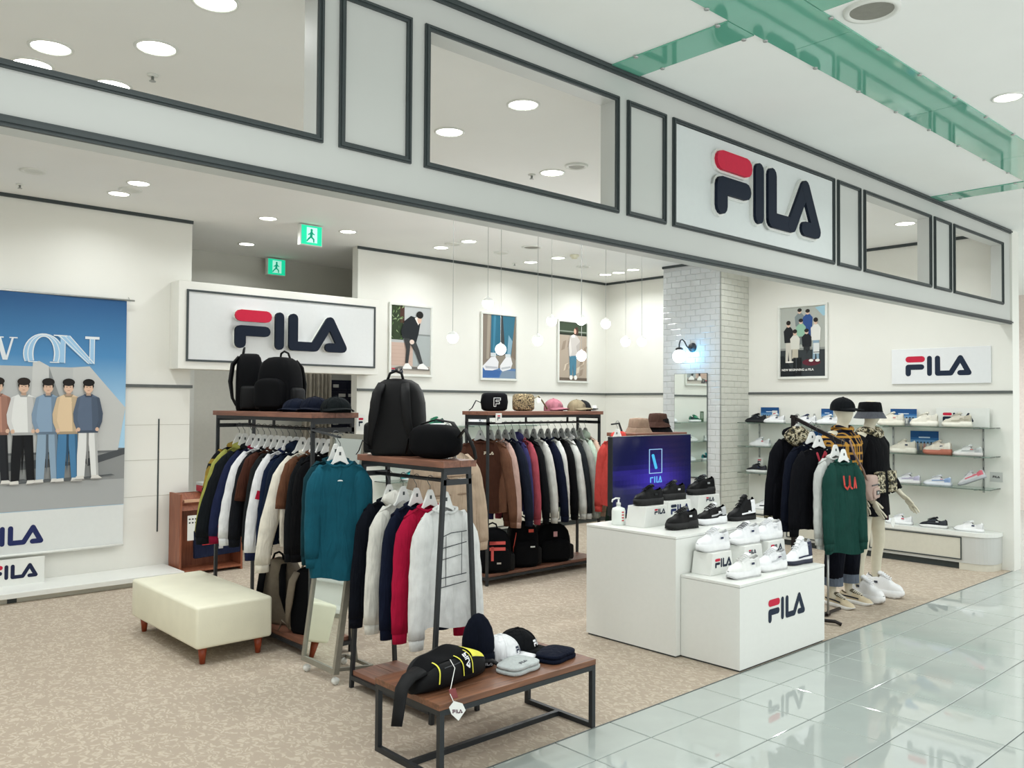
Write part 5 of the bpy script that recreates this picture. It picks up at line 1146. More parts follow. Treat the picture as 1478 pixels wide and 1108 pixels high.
shoe('high', 'white high-top sneaker with a navy sole on the low plinth', 5.66, .14, .5475, TOE, sole='#23283a', overlay='#2a3148', mark='#e6e8ea', group=SP2)
GR = 'sneakers on the right wall'; a90 = pi/2
s1, s2, s3, s4 = SH[1]+.0005, SH[2]+.0005, SH[3]+.0005, .3855
XS = 9.535
shoe('run', 'black running sneaker at the column end of the top shelf', XS, 2.86, s1, a90, up='#1c1e22', sole='#1c1e22', mark='#4a4d52', lining='#26282a', group=GR)
shoe('run', 'white running sneaker beside the black one on the top shelf', XS, 2.60, s1, a90, group=GR)
shoe('run', 'white sneaker with navy tab behind the clothes stand on the top shelf', XS, 2.19, s1, a90, tongue='#2a3350', group=GR)
shoe('run', 'white low sneaker just left of the plaid mannequin on the top shelf', XS, 1.90, s1, a90, group=GR)
CR = '#e6e2d4'
shoe('chunk', 'cream chunky sneaker with red heel right of the hatted mannequin', XS, 1.16, s1, a90, up=CR, sole=CR, mark='#c98a84', group=GR)
shoe('chunk', 'cream chunky sneaker before the blue photo on the top shelf', XS, .80, s1, a90, up=CR, sole='#ebe8dc', mark='#d8d4c8', group=GR)
shoe('chunk', 'greyish cream sneaker in front of the white shop-name board', XS, .465, s1, a90, up='#cfcabb', sole='#e8e5d8', overlay='#b4ae9c', mark='#a39d8b', group=GR)
shoe('run', 'white sneaker with red mark at the column end of the middle shelf', XS, 2.80, s2, a90, mark='#c65a62', group=GR)
shoe('chunk', 'cream sneaker at the left of the blue photo on the middle shelf', XS, 1.03, s2, a90, up='#d8d3c4', sole='#e6e3d6', group=GR)
shoe('chunk', 'cream sneaker with red-brown tread on the middle shelf', XS, .665, s2, a90, up='#dcd3c4', sole='#b8705c', overlay='#e9e4d8', group=GR)
shoe('run', 'white sneaker with red and black heel on the middle shelf', XS, .365, s2, a90, up='#dfe0de', sole='#d9d4d0', overlay='#b9bcbc', mark='#c65a52', lining='#26303a', group=GR)
shoe('run', 'black and white sneaker on the lower shelf by the column', XS, 2.85, s3, a90, up='#2a2b30', sole='#eceeec', lining='#303030', group=GR)
shoe('run', 'white sneaker with lilac heel on the lower shelf', XS, .985, s3, a90, up='#e2e3e6', sole='#e9e7e6', overlay='#bdb8cf', mark='#c9c3d8', group=GR)
shoe('run', 'white sneaker with blue heel on the lower shelf', XS, .665, s3, a90, up='#e2e4e8', sole='#dfe3ea', overlay='#8fa8cf', mark='#cf9aa4', group=GR)
shoe('run', 'white sneaker with pink and black heel propped up on the lower shelf', XS, .315, s3+.058, a90, up='#d9d9dc', sole='#b9bcc0', overlay='#d9707e', mark='#e0a0a8', rot=(0, .40), group=GR)
shoe('low', 'white sneaker with black outline at the column end of the low cabinet', XS-.03, 2.72, s4, a90, overlay='#23262a', group=GR)
shoe('run', 'white sneaker with red mark beside the mannequin leg on the low cabinet', XS-.03, 1.06, s4, a90, mark='#b8505c', group=GR)
shoe('run', 'black sneaker on a white sole on the low cabinet', XS-.03, .70, s4, a90, up='#212429', sole='#dfe0de', mark='#d5d7d8', overlay='#3a3e44', lining='#303234', group=GR)
shoe('run', 'plain white sneaker nearest the rounded end of the low cabinet', XS-.03, .345, s4, a90, up='#e9eaea', group=GR)
# back wall shelf sneakers (reflected in the column mirror)
for i, (x, z, u, d) in enumerate(((5.85, 1.4005, '#23262b', 'dark sneaker on the top back-wall shelf'), (6.35, 1.4005, '#2f7a5c', 'green and white sneaker on the top back-wall shelf'), (7.0, 1.4005, '#e6e8ea', 'white sneaker on the top back-wall shelf'), (5.95, 1.0805, '#e6e8e4', 'white sneaker on the middle back-wall shelf'), (6.45, 1.0805, '#e0e2de', 'off-white sneaker on the middle back-wall shelf'), (7.1, 1.0805, '#23262b', 'black sneaker on the middle back-wall shelf'), (6.0, .7605, '#2f9aa0', 'turquoise sneaker on the bottom back-wall shelf'), (6.5, .7605, '#dfe2e4', 'white sneaker on the bottom back-wall shelf'), (7.1, .7605, '#3a5a8a', 'blue sneaker on the bottom back-wall shelf'))):
    shoe('run', d, x, 5.34, z, pi, up=u, overlay='#23303a' if i in (6, 1) else None, group='sneakers on the back wall')
for x, u, d in ((6.85, '#e6e8e4', 'white sneaker on the low back-wall cabinet'), (7.35, '#d9dbd6', 'off-white sneaker on the low back-wall cabinet'), (5.72, '#e9eae8', 'white sneaker at the left of the low back-wall cabinet')): shoe('low', d, x, 5.33, .3855, pi+.2, up=u, group='sneakers on the back wall')
t = thing('photo_card', 'small green photo stand on the top back-wall shelf', 'photo card', (6.12, 5.33, 1.4005), .1); MB().box(0, .09, 0, .006, 0, .17).build('board', M['white'], t); sheet('printed_photo', t, [(rect(0, 0, .09, .17), '#3f5a3f'), (rect(.02, .05, .07, .15), '#8b9a8b')], FACE_S(0, -.001, 0))
# ================================================================== BAGS
def rbox_rings(w_, d_, h_, e=.45, top=.14, bot=.05, lean=0., n=28):
    rs = []
    for z, s_ in ((0, .86), (bot*.4, .95), (bot, 1.), (h_*.5, 1.), (h_-top, .97), (h_-top*.55, .88), (h_-top*.22, .70), (h_-top*.05, .45), (h_, .15)):
        ring = []
        for k in range(n):
            a = 2*pi*k/n; ring.append((w_/2*s_*sp(cos(a), e), d_/2*(s_*.6+.4)*sp(sin(a), e)+lean*z, z))
        rs.append(ring)
    return rs
def backpack(desc, x, y, z, rz, w_=.32, d_=.19, h_=.44, m=None, strapm=None, group='backpacks', mark=None, flop=True, tagc=True):
    m = m or M['darkbag']; strapm = strapm or M['blackbag']
    t = thing('backpack', desc, 'backpack', (x, y, z), rz, group)
    MB().rings(rbox_rings(w_, d_, h_)).build('body', m, t, True)
    b = MB(); b.rings([[(px*.86, py*.5-d_*.48, pz*.62+.03) for px, py, pz in r] for r in rbox_rings(w_, d_*.9, h_*.85, top=.08)]); b.build('front_pocket', m, t, True)
    for sx in (-1, 1):
        MB().tube([(sx*.07, d_*.40, h_*.93), (sx*.085, d_*.62, h_*.80), (sx*.10, d_*.70, h_*.5), (sx*.125, d_*.62, h_*.22), (sx*.135, d_*.48, .04)], [.026, .03, .03, .016, .011], 10, ry=[.010, .013, .013, .006, .004], up=(0, 1, 0)).build('shoulder_strap', strapm, t, True)
        MB().rings([[(px*.30+sx*w_*.47, py*.62, pz*.5+.015) for px, py, pz in r] for r in rbox_rings(w_, d_, h_*.8, top=.05)]).build('side_pocket', strapm, t, True)
    MB().tube([(-.05, d_*.25, h_*.97), (-.035, d_*.22, h_+.03), (0, d_*.2, h_+.045), (.035, d_*.22, h_+.03), (.05, d_*.25, h_*.97)], .008, 8).build('grab_handle', strapm, t, True)
    MB().tube([(w_*.40*cos(a), -d_*.30-.02*sin(a), h_*.52+h_*.36*sin(a)) for a in [pi*k/14 for k in range(15)]], .004, 6).build('zip', mat('zip_grey', '#3a3d40', .4), t, True)
    if flop: MB().tube([(.13, d_*.5, .05), (.17, d_*.62, .09), (.20, d_*.5, .03), (.22, d_*.45, .008)], .008, 8, ry=.003).build('strap_tail', strapm, t, True)
    if mark: mark(t)
    return t
backpack('black backpack leaning at the far end of the tall rack top', 2.95, 3.22, 1.6125, 1.1, .30, .2, .44, group='backpacks on the tall rack top')
backpack('rounded black backpack in the middle of the tall rack top', 2.99, 2.80, 1.6125, -1.25, .33, .2, .40, group='backpacks on the tall rack top')
backpack('large black backpack on the short rack top with straps toward the ottoman', 2.90, 1.16, 1.3725, 2.2, .32, .2, .45, m=M['blackbag'])
gm = mat('taupe_nylon', '#6b6152', .7, var=.1)
backpack('taupe and black backpack under the tall rack, half behind the ottoman', 2.95, 2.66, .104, 2.0, .29, .17, .46, m=gm, strapm=M['darkbag'], group='backpacks under the tall rack')
backpack('taupe and black backpack under the tall rack, beside the leaning mirror', 2.96, 2.26, .104, 2.0, .27, .15, .45, m=M['darkbag'], strapm=gm, group='backpacks under the tall rack')
def red_f(t):
    b = MB()
    for p in (rect(-.06, .27, .09, .30), rect(-.06, .215, .09, .245), rect(-.045, .12, -.02, .25), rect(-.06, .30, .0, .275)): b.face([(a, -.158, c) for a, c in p], lin('#cf5a55'))
    b.build('red_f_mark', M['ink'], t); b = MB()
    for p in (rect(.01, .09, .05, .105),): b.face([(a, -.158, c) for a, c in p], lin('#b9b0a8'))
    b.build('small_label', M['ink'], t)
backpack('black backpack with a big red F under the wide rack', 5.33, 3.07, .104, -.55, .33, .22, .40, mark=red_f, group='backpacks under the wide rack')
def red_piping(t): MB().tube([(-.12, -.11, .06), (-.125, -.115, .2), (-.10, -.12, .34)], .005, 6).build('red_piping', mat('red_piping', '#d0503f', .5), t, True); MB().box(.02, .07, -.135, -.128, .34, .37).build('red_patch', mat('red_piping', '#d0503f', .5), t); MB().box(.03, .075, -.165, -.16, .20, .212).build('white_mark', M['white'], t)
backpack('black backpack with red piping between two others under the wide rack', 5.72, 3.08, .104, -.45, .30, .2, .43, mark=red_piping, group='backpacks under the wide rack')
def red_tag(t): MB().box(-.03, .01, -.15, -.145, .26, .31).build('tag', mat('tag_pink', '#d8a8a8', .5), t); MB().box(.09, .13, -.14, -.13, .05, .15).build('red_patch', mat('dark_red_patch', '#8f1630', .5), t)
backpack('round black bag at the right end under the wide rack', 6.13, 3.10, .104, -.4, .38, .22, .38, mark=red_tag, group='backpacks under the wide rack')
# duffel on short rack
def pillow(w_, d_, h_, n=24, m_=15, e=.6, p=3.2):
    rs = []
    for j in range(m_):
        f_ = -1+2*j/(m_-1); s_ = (1-abs(f_)**p)**.5 if abs(f_) < 1 else 0.02
        rs.append([(w_/2*f_, d_/2*max(s_, .05)*sp(cos(a), e), h_/2+h_/2*max(s_, .05)*sp(sin(a), e)) for a in [2*pi*k/n for k in range(n)]])
    return MB().rings(rs)
t = thing('waist_bag', 'crumpled black shoulder bag at the near end of the short rack top', 'bag', (2.905, .80, 1.3725), 1.75)
pillow(.36, .17, .19).build('body', M['darkbag'], t, True); MB().tube([(-.16, -.02, .14), (-.08, -.05, .2), (.03, -.04, .215), (.12, -.02, .19), (.19, .02, .10), (.20, .03, .02)], .016, 8, ry=.005).build('strap', M['blackbag'], t, True)
MB().tube([(-.17, 0, .12), (-.24, .03, .17), (-.28, .0, .06), (-.26, -.04, .005)], .013, 8, ry=.004).build('strap_tail', M['blackbag'], t, True); pillow(.22, .08, .12).build('front_pocket', M['blackbag'], t, True).location = (.0, -.075, .02)
MB().tube([(-.03, -.12, .13), (-.035, -.125, .07), (-.03, -.125, .0)], .002, 6).build('tag_string', M['white'], t); MB().box(-.045, -.02, -.128, -.125, -.07, .04).build('tag', M['white'], t)
# cross-body bags on wide rack
t = thing('crossbody_bag', 'black crossbody bag with a white outline F on the wide rack top', 'bag', (5.36, 3.10, 1.6075), -.45); pillow(.27, .11, .175, e=.36, p=7).build('body', M['darkbag'], t, True)
b = MB()
for p in strokes([(-.02, .045), (-.02, .125), (.045, .125), (.045, .105), (.0, .105), (.0, .09), (.035, .09), (.035, .07), (.0, .07), (.0, .045), (-.02, .045)], .006): b.face([(a, -.0585, c) for a, c in p], lin('#c9cbc9'))
b.build('outline_mark', M['ink'], t); MB().tube([(-.13, 0, .08), (-.18, 0, .10), (-.22, -.01, .03), (-.25, -.02, .008)], .014, 8, ry=.004).build('strap', M['darkbag'], t, True)
t = thing('crossbody_bag', 'tan monogram crossbody bag with a white tag on the wide rack top', 'bag', (5.74, 3.10, 1.6075), -.4); pillow(.23, .11, .17, e=.36, p=7).build('body', WEAVE, t, True); pillow(.17, .03, .12, e=.36, p=7).build('front_pocket', WEAVE, t, True).location = (0, -.055, .012)
MB().tube([(.10, 0, .12), (.16, .01, .15), (.20, 0, .10), (.25, -.01, .02)], .018, 8, ry=.005).build('strap', mat('olive_webbing', '#7c7456', .7), t, True); MB().box(.13, .175, -.03, -.026, .08, .13).build('tag', M['white'], t)
# belt bag on low table
t = thing('waist_bag', 'black waist bag with a yellow patch and logo tape on the low table', 'bag', (2.55, .235, .3525), .20); t.scale = (1.12, 1.08, 1.05)
def wb_pt(f_, a, off=0.):   # f_ -1..1 along the bag, a angle (0 = back, pi/2 = top, pi = front)
    s_ = max(.02, 1-abs(f_)**3.4)**.55; c_, sn = sp(cos(a), .55), sp(sin(a), .62)
    top_ = 1+.10*sin(f_*4.2+.6)+.06*sin(f_*9)
    x = .215*f_; y = (.098+off)*s_*c_-.012*f_; z = .066*s_+(.066+off)*s_*sn*(top_ if sn > 0 else 1.)
    return (x, y, max(.0, z + .010*s_*(c_ > 0)*c_))
MB().rings([[wb_pt(-1+2*j/24, 2*pi*k/32) for k in range(32)] for j in range(25)]).build('body', M['blackbag'], t, True)
def wb_patch(nm, f0, f1, a0, a1, m, off=.004, n=8, shear=0.):
    b = MB(); b.rings([[wb_pt(f0+(f1-f0)*i/n+shear*j/n, a0+(a1-a0)*j/n, off) for j in range(n+1)] for i in range(n+1)], False, False, False); return b.build(nm, m, t, True)
yel = mat('yellow_patch', '#e3df4e', .55); D = radians
wb_patch('top_flap', -.80, .86, D(70), D(118), M['darkbag'], .003, 16)
wb_patch('yellow_patch', .26, .70, D(92), D(152), yel, .006)
wb_patch('logo_tape', -.10, .14, D(112), D(188), M['darkbag'], .005, 10, .10); wb_patch('yellow_edging', -.125, -.10, D(112), D(188), yel, .006, 10, .10); wb_patch('yellow_edging', .14, .165, D(112), D(188), yel, .006, 10, .10)
b = MB(); r, n = logo_polys()
for p in r+n: b.face([wb_pt(.05+.10*((a*.021+.12)/.42)-(c-.5)*.12, D(128+a*16.5), .008) for a, c in p], lin('#e8eaec'))
b.build('tape_lettering', M['ink'], t)
wb_patch('yellow_piping', -.60, -.575, D(100), D(188), yel, .006, 10, -.05)
wb_patch('front_zip', -.50, .80, D(150), D(154), mat('zip_grey', '#3a3d40', .4), .004, 14)
MB().tube([(-.17, .0, .09), (-.23, .005, .075), (-.275, .0, .045), (-.30, -.015, .012), (-.325, -.03, -.04), (-.345, -.04, -.085)], [.05, .042, .036, .032, .03, .028], 12, ry=[.02, .016, .012, .011, .010, .010]).build('belt_left', M['blackbag'], t, True)
MB().tube([(.19, -.03, .05), (.235, -.07, .045), (.25, -.10, .025)], .022, 10, ry=.008).build('belt_right', M['blackbag'], t, True); MB().box(.225, .275, -.135, -.10, .0, .032).build('buckle', M['darkbag'], t, bevel=.006)
MB().tube([wb_pt(-.25, D(120), .004), wb_pt(-.30, D(165), .012), (-.15, -.15, .02), (-.185, -.205, .0)], .0018, 6).build('tag_string', M['white'], t, True)
mm = face_mtx((-.20, -.245, -.075), (.72, -.69, 0), (.0, .25, 1))
MB().prism([(a*.8, c*.8+.015) for a, c in ((0, 0), (.045, .05), (.035, .085), (-.005, .10), (-.035, .07), (-.03, .035))], mm, .002).build('white_tag', M['white'], t)
b = MB()
for p in r+n: b.face([mm @ Vector((-.018+a*.013, .045+c*.016, .003)) for a, c in p], lin('#5a3a4a'))
b.build('tag_print', M['ink'], t)
MB().hexa([(-.155, -.165, .0), (-.125, -.175, .0), (-.123, -.170, .0), (-.153, -.160, .0)], [(-.155, -.150, .035), (-.125, -.160, .035), (-.123, -.155, .035), (-.153, -.145, .035)]).build('red_tag', mat('tag_dark_red', '#7d3a3a', .6), t)
# ================================================================== HATS
def cap(desc, x, y, z, rz, col, mark=None, sc=1., group=None, name='baseball_cap', tilt=0., flat=1.):
    t = thing(name, desc, 'cap', (x, y, z), rz, group, rot=(tilt, 0, rz)); t.scale = (sc, sc, sc*flat)
    m = cloth(col)
    def dome():
        rs = [[(.088*cos(pi/2*j/8)*cos(a)*(1 if j < 8 else .02), .10*cos(pi/2*j/8)*sin(a)*(1 if j < 8 else .02), .02+.098*sin(pi/2*j/8)**.85) for a in [2*pi*k/28 for k in range(28)]] for j in range(9)]
        rs = [[(p[0]*.99, p[1]*.99, 0.0) for p in rs[0]]]+rs
        return MB().rings(rs, False, True).mesh('crown', True)
    def brim():
        V = []; n = 14
        for r_ in range(5):
            for k in range(n+1):
                a = pi+pi*(.06+.88*k/n); e = r_/4; V.append(((.088+.0*e)*cos(a), .10*sin(a)-e*.080*sin(pi*(.06+.88*k/n))**.8, .030-.008*e-.018*abs(cos(a))**1.8*(.4+.6*e)))
        Fc = [(r_*(n+1)+k, r_*(n+1)+k+1, (r_+1)*(n+1)+k+1, (r_+1)*(n+1)+k) for r_ in range(4) for k in range(n)]
        return MB().add(V, Fc).mesh('brim', True)
    o = mob('crown', cached('capdome', dome), m, t); o2 = mob('brim', cached('capbrim', brim), m, t)
    sd = o2.modifiers.new('solid', 'SOLIDIFY'); sd.thickness = .005
    mob('top_button', cached('capbtn', lambda: MB().lathe([(.010, .116), (.010, .121), (.004, .124)], 12).mesh('top_button', True)), m, t)
    mob('seams', cached('capseam', lambda: (lambda b: [b.tube([(.0885*cos(pi/2*j/8)*cos(a), .1005*cos(pi/2*j/8)*sin(a), .0205+.098*sin(pi/2*j/8)**.85) for j in range(9)], .0013, 5) for a in [pi*k/3+pi/6 for k in range(6)]] and b)(MB()).mesh('seams', True)), m, t)
    if mark:
        b = MB(); r, n = logo_polys()
        for p in r+n:
            pts = []
            for a, c in p:
                an = -pi/2+(a-1.55)*.026/.1*1.05; zz = .042+c*.030; ce = (1-((zz-.02)/.098)**2.2)**.5 if zz < .118 else .1
                pts.append((.0895*ce*cos(an)*1.015, .1015*ce*sin(an)*1.015, zz))
            b.face(pts, lin(mark))
        b.build('embroidered_mark', M['ink'], t)
    return t
cap('black baseball cap with white embroidered letters on the low table', 3.13, .36, .3528, .62, '#0f1114', '#eceef0', 1.08)
cap('white baseball cap with dark embroidered letters on the low table', 2.985, .335, .3528, .62, '#e4e6e8', '#2a3045', 1.05, tilt=0)
def beanie(desc, x, y, z, rz, col):
    t = thing('beanie', desc, 'beanie', (x, y, z), rz); m = cloth(col)
    prof = [(.074, .05), (.084, .09), (.082, .14), (.071, .19), (.051, .23), (.026, .258), (.004, .266)]
    MB().rings([[(r_*cos(a)*1.0, r_*.62*sin(a), zz) for a in [2*pi*k/28 for k in range(28)]] for r_, zz in prof], False, True).build('crown', m, t, True)
    MB().rings([[(r_*cos(a), r_*.64*sin(a), zz) for a in [2*pi*k/28 for k in range(28)]] for r_, zz in ((.075, .0), (.084, .012), (.087, .04), (.084, .068), (.075, .072))], True, True).build('folded_cuff', m, t, True)
    return t
t = beanie('navy knitted beanie standing behind the waist bag', 2.815, .315, .3528, -.6, '#0a0f1c')
logo_sheet(t, FACE_S(.012, -.066, .02), .018, 0, 0, '#c9ccd0', '#c9ccd0', name='cuff_mark')
def flat_beanie(desc, x, y, z, rz, col, mk=None):
    t = thing('folded_beanie', desc, 'beanie', (x, y, z), rz); m = cloth(col)
    def slab_(h0, h1, sx, sy): return MB().rings([[(sx*s_*sp(cos(a), .55), sy*s_*sp(sin(a), .55)*(1-.12*(cos(a) < 0)), zz) for a in [2*pi*k/32 for k in range(32)]] for s_, zz in ((.94, h0), (1., h0+(h1-h0)*.25), (1., h0+(h1-h0)*.7), (.95, h1-.002), (.5, h1+.001))])
    slab_(0, .022, .115, .088).build('lower_layer', m, t, True); slab_(.0225, .042, .112, .084).build('upper_layer', m, t, True)
    if mk: logo_sheet(t, face_mtx((-.03, -.045, .044), (1, .1, 0), (-.1, 1, 0)), .02, 0, 0, mk, mk, name='knit_mark')
    return t
flat_beanie('pale grey folded beanie at the front of the low table', 2.925, .14, .3528, .22, '#b3b9b8', '#4a4f55')
flat_beanie('navy folded beanie at the right end of the low table', 3.20, .15, .3528, .28, '#0e1424')
t = thing('price_tag', 'small white price tag behind the folded navy beanie', 'tag', (3.26, .265, .3528), -.4); MB().hexa([(0, 0, 0), (.08, 0, 0), (.08, .03, 0), (0, .03, 0)], [(0, 0, .004), (.08, 0, .012), (.08, .03, .012), (0, .03, .004)]).build('tag', M['white'], t)
# wide rack caps
cap('pink baseball cap on the wide rack top', 6.16, 3.10, 1.6078, .1, '#94606a', '#7c4c56', 1.05)
cap('beige baseball cap on the wide rack top', 6.50, 3.10, 1.6078, .35, '#7d735d', '#574f40', 1.0)
cap('dark cap tucked behind the beige cap', 6.63, 3.14, 1.6078, .6, '#1a1c1e', None, .95)
t = thing('sign_card', 'tiny shop-name card at the right end of the wide rack top', 'sign card', (6.66, 3.02, 1.6078), -.3); MB().box(0, .05, 0, .003, 0, .06).build('card', M['white'], t); logo_sheet(t, FACE_S(0, -.001, 0), .012, .007, .02, '#2a2d33', '#2a2d33')
# dark caps on tall rack
GK = 'dark caps on the tall rack top'
cap('navy cap lying left in the row on the tall rack', 2.95, 2.47, 1.6128, -1.0, '#0d1424', None, 1.1, GK, flat=.72); cap('dark navy cap in the middle of the tall rack row', 2.98, 2.27, 1.6128, -.9, '#0b1120', None, 1.15, GK, flat=.78); cap('dark green-black cap at the near end of the tall rack', 3.02, 2.06, 1.6128, -.2, '#0e1416', None, 1.15, GK, flat=.78)
# bucket hats
def bucket(desc, x, y, z, rz, col, brimc=None, sc=1., group=None, parent=None):
    if parent is None: t = thing('bucket_hat', desc, 'hat', (x, y, z), rz, group)
    else: t = bpy.data.objects.new('bucket_hat', None); COL.objects.link(t); t.parent = parent; t.location = (x, y, z)
    t.scale = (sc,)*3
    rg = lambda pr: MB().rings([[(r_*.92*cos(a), r_*1.06*sin(a), zz-.008*abs(cos(a))*(r_ > .11)) for a in [2*pi*k/30 for k in range(30)]] for r_, zz in pr], False, False)
    o = rg([(.136, .0), (.124, .022), (.108, .048), (.102, .056)]).build('brim', cloth(brimc or col), t, True)
    m = rg([(.103, .055), (.100, .085), (.092, .130), (.083, .140), (.02, .146), (.001, .146)]).build('crown', cloth(col), t, True)
    b = MB(); b.tube([(.103*.92*cos(a), .103*1.06*sin(a), .058) for a in [2*pi*k/30 for k in range(30)]], .004, 6, closed=True).build('band', cloth(col), t, True)
    return t
bucket('beige bucket hat above the television', 6.68, 2.42, 1.4005, .2, '#8d7867', group='bucket hats'); bucket('brown bucket hat stacked on the black one', 7.00, 2.43, 1.455, .2, '#45312a', group='bucket hats', sc=.95); bucket('black bucket hat under the brown one', 7.01, 2.42, 1.4005, .2, '#0d0d0f', group='bucket hats')
# ================================================================== MANNEQUINS
def skin_body(name, verts, edges, rad, parent, m, root=0):
    me = bpy.data.meshes.new(name); me.from_pydata(verts, edges, []); o = bpy.data.objects.new(name, me); COL.objects.link(o); o.parent = parent
    md = o.modifiers.new('skin', 'SKIN'); md.use_smooth_shade = True; md.branch_smoothing = .6
    if not me.skin_vertices: 
        bpy.context.view_layer.objects.active = o
    sv = me.skin_vertices[0].data
    for i, r_ in enumerate(rad): sv[i].radius = r_ if hasattr(r_, '__len__') else (r_, r_)
    sv[root].use_root = True
    s_ = o.modifiers.new('sub', 'SUBSURF'); s_.levels = 2; s_.render_levels = 2
    me.materials.append(m); return o
def mannequin(desc, x, y, rz, hgt, arm_out=.0, stance=.12, fwd=0.):
    t = thing('mannequin', desc, 'mannequin', (x, y, 0), rz)
    V, E, R_ = [], [], []
    def v(p, r_, par=None):
        V.append(p); R_.append(r_); i = len(V)-1
        if par is not None: E.append((par, i))
        return i
    pel = v((0, 0, .93), (.145, .10)); wa = v((0, .0, 1.08), (.115, .085), pel); ch = v((0, .0, 1.27), (.145, .10), wa); ub = v((0, .01, 1.39), (.10, .075), ch); nk = v((0, .005, 1.47), .05, ub); nt_ = v((0, -.01, 1.51), .048, nk)
    jaw = v((0, -.030, 1.548), (.054, .072), nt_); hd = v((0, -.014, 1.610), (.074, .094), jaw); hd2 = v((0, -.006, 1.668), (.068, .085), hd); v((0, -.0, 1.703), (.03, .04), hd2)
    for s_ in (-1, 1):
        sh = v((s_*.15, .01, 1.385), .055, ub); sh2 = v((s_*.185, .01, 1.345), .050, sh); el = v((s_*(.225+arm_out*.4), .035, 1.12), .036, sh2); wr = v((s_*(.235+arm_out), -.02-fwd, .885+fwd*.3), .025, el)
        pm = v((s_*(.242+arm_out*1.05), -.045-fwd*1.3, .835+fwd*.25), (.018, .034), wr); pe = v((s_*(.245+arm_out*1.08), -.06-fwd*1.55, .80+fwd*.2), (.014, .036), pm)
        for k, (dy, ln) in enumerate(((-.026, .065), (-.009, .078), (.009, .072), (.025, .058))):
            f1 = v((s_*(.247+arm_out*1.1), -.065-fwd*1.75+dy*1.1, .795-ln*.45+fwd*.15), .0085, pe); f2 = v((s_*(.240+arm_out*1.1), -.075-fwd*1.95+dy*1.2, .795-ln+fwd*.1), .0075, f1)
        th = v((s_*(.230+arm_out), -.085-fwd*1.3, .83+fwd*.2), .011, pm); v((s_*(.225+arm_out), -.11-fwd*1.5, .795+fwd*.15), .009, th)
        hp = v((s_*.085, 0, .88), (.085, .09), pel); kn = v((s_*(stance*.9), -.02, .49), .052, hp); cf = v((s_*stance, .015, .34), .050, kn); an = v((s_*stance, .02, .10), .032, cf); v((s_*stance, -.03, .05), .035, an)
    s_ = hgt/1.735
    o = skin_body('body', [tuple(c*s_ for c in p) for p in V], E, [tuple(q*s_ for q in r_) if hasattr(r_, '__len__') else r_*s_ for r_ in R_], t, M['skin'])
    return t, s_
def torso(prof, n=30, seed=1, fold=.006):
    R_ = random.Random(seed); p1, p2 = R_.random()*6, R_.random()*6
    return MB().rings([[(a*cos(q)+ox, c*sin(q)+fold*sin(q*7+z*20+p1)*min(1, (1.45-z)*3)+oy, z+.004*sin(q*5+p2)) for q in [2*pi*k/n for k in range(n)]] for a, c, z, ox, oy in prof], False, False)
# mannequin in plaid
t, s_ = mannequin('mannequin in a navy and yellow plaid shirt, dark jeans and black cap', 6.98, .46, -.12, 1.775, .0, .115)
b = torso([(.205, .145, .80, 0, 0), (.20, .14, .90, 0, 0), (.19, .135, 1.05, 0, 0), (.20, .135, 1.22, 0, 0), (.205, .13, 1.32, 0, 0), (.17, .105, 1.39, 0, .005), (.09, .075, 1.435, 0, .005), (.065, .066, 1.45, 0, .0)], seed=2)
for sd in (-1, 1): b.tube([(sd*.14, .01, 1.36), (sd*.20, .01, 1.32), (sd*.235, .03, 1.18), (sd*.25, .035, 1.05), (sd*.26, .0, .92), (sd*.262, -.015, .86)], [.075, .078, .070, .064, .058, .048], 14, True, up=(0, 1, 0))
sh = b.build('plaid_shirt', PLAID, t, True)
MB().tube([(.075*cos(a), .072*sin(a)-.005, 1.455+.016*cos(a*2)) for a in [2*pi*k/20 for k in range(20)]], .02, 8, closed=True, ry=.014).build('shirt_collar', PLAID, t, True)
MB().tube([(.0, -.09, 1.43), (.0, -.135, 1.32), (.0, -.142, 1.1), (.0, -.148, .82)], .008, 6, ry=.003).build('shirt_placket', PLAID, t, True)
jm = cloth('#0b0e18')
b = torso([(.165, .12, .99, 0, 0), (.17, .125, .90, 0, 0), (.165, .12, .84, 0, 0)], fold=0)
for sd in (-1, 1): b.tube([(sd*.085, 0, .90), (sd*.09, 0, .80), (sd*.10, -.015, .55), (sd*.112, .0, .34), (sd*.115, .01, .235)], [.098, .10, .085, .078, .076], 16, True, up=(0, 1, 0))
j = b.build('jeans', jm, t, True)
for sd in (-1, 1): MB().tube([(sd*.115, .01, .25), (sd*.115, .012, .175)], [.081, .084], 16, False, up=(0, 1, 0)).build('turned_cuff', cloth('#5b6470'), t, True)
for sd in (-1, 1):
    q = thing_ = bpy.data.objects.new('sneaker_worn', None); COL.objects.link(q); q.parent = t; q.location = (sd*.118, -.055, .001); q.rotation_euler = (0, 0, -pi/2+sd*.12)
    ms = cached(('shoe', 'run'), lambda: shoe_meshes('run'))
    for nm, c in (('sole', '#e2e2de'), ('upper', '#cbbd9f'), ('tongue', '#5f5a48'), ('laces', '#d8d4c4'), (('overlay', -1), '#1f2430'), (('overlay', 1), '#1f2430')): mob(nm if isinstance(nm, str) else nm[0], ms[nm], mat('leather_'+c.strip('#'), c, .5, var=.03), q)
def child_cap(par, loc, col, flat=False):
    c = cap('x', 0, 0, 0, 0, col, None, 1.03); c.parent = par; c.location = loc; c.rotation_euler = (radians(4), 0, 0)
    for k in ('label', 'category', 'group'):
        if k in c: del c[k]
    c.name = 'black_cap'; c.scale = (1.0, 1.08, .98)
child_cap(t, (0, -.005, 1.635), '#14171a')
for c in t.children:
    if c.name.split('.')[0] in ('plaid_shirt', 'shirt_collar', 'shirt_placket', 'jeans'): c.scale = (1.03, 1.05, s_)
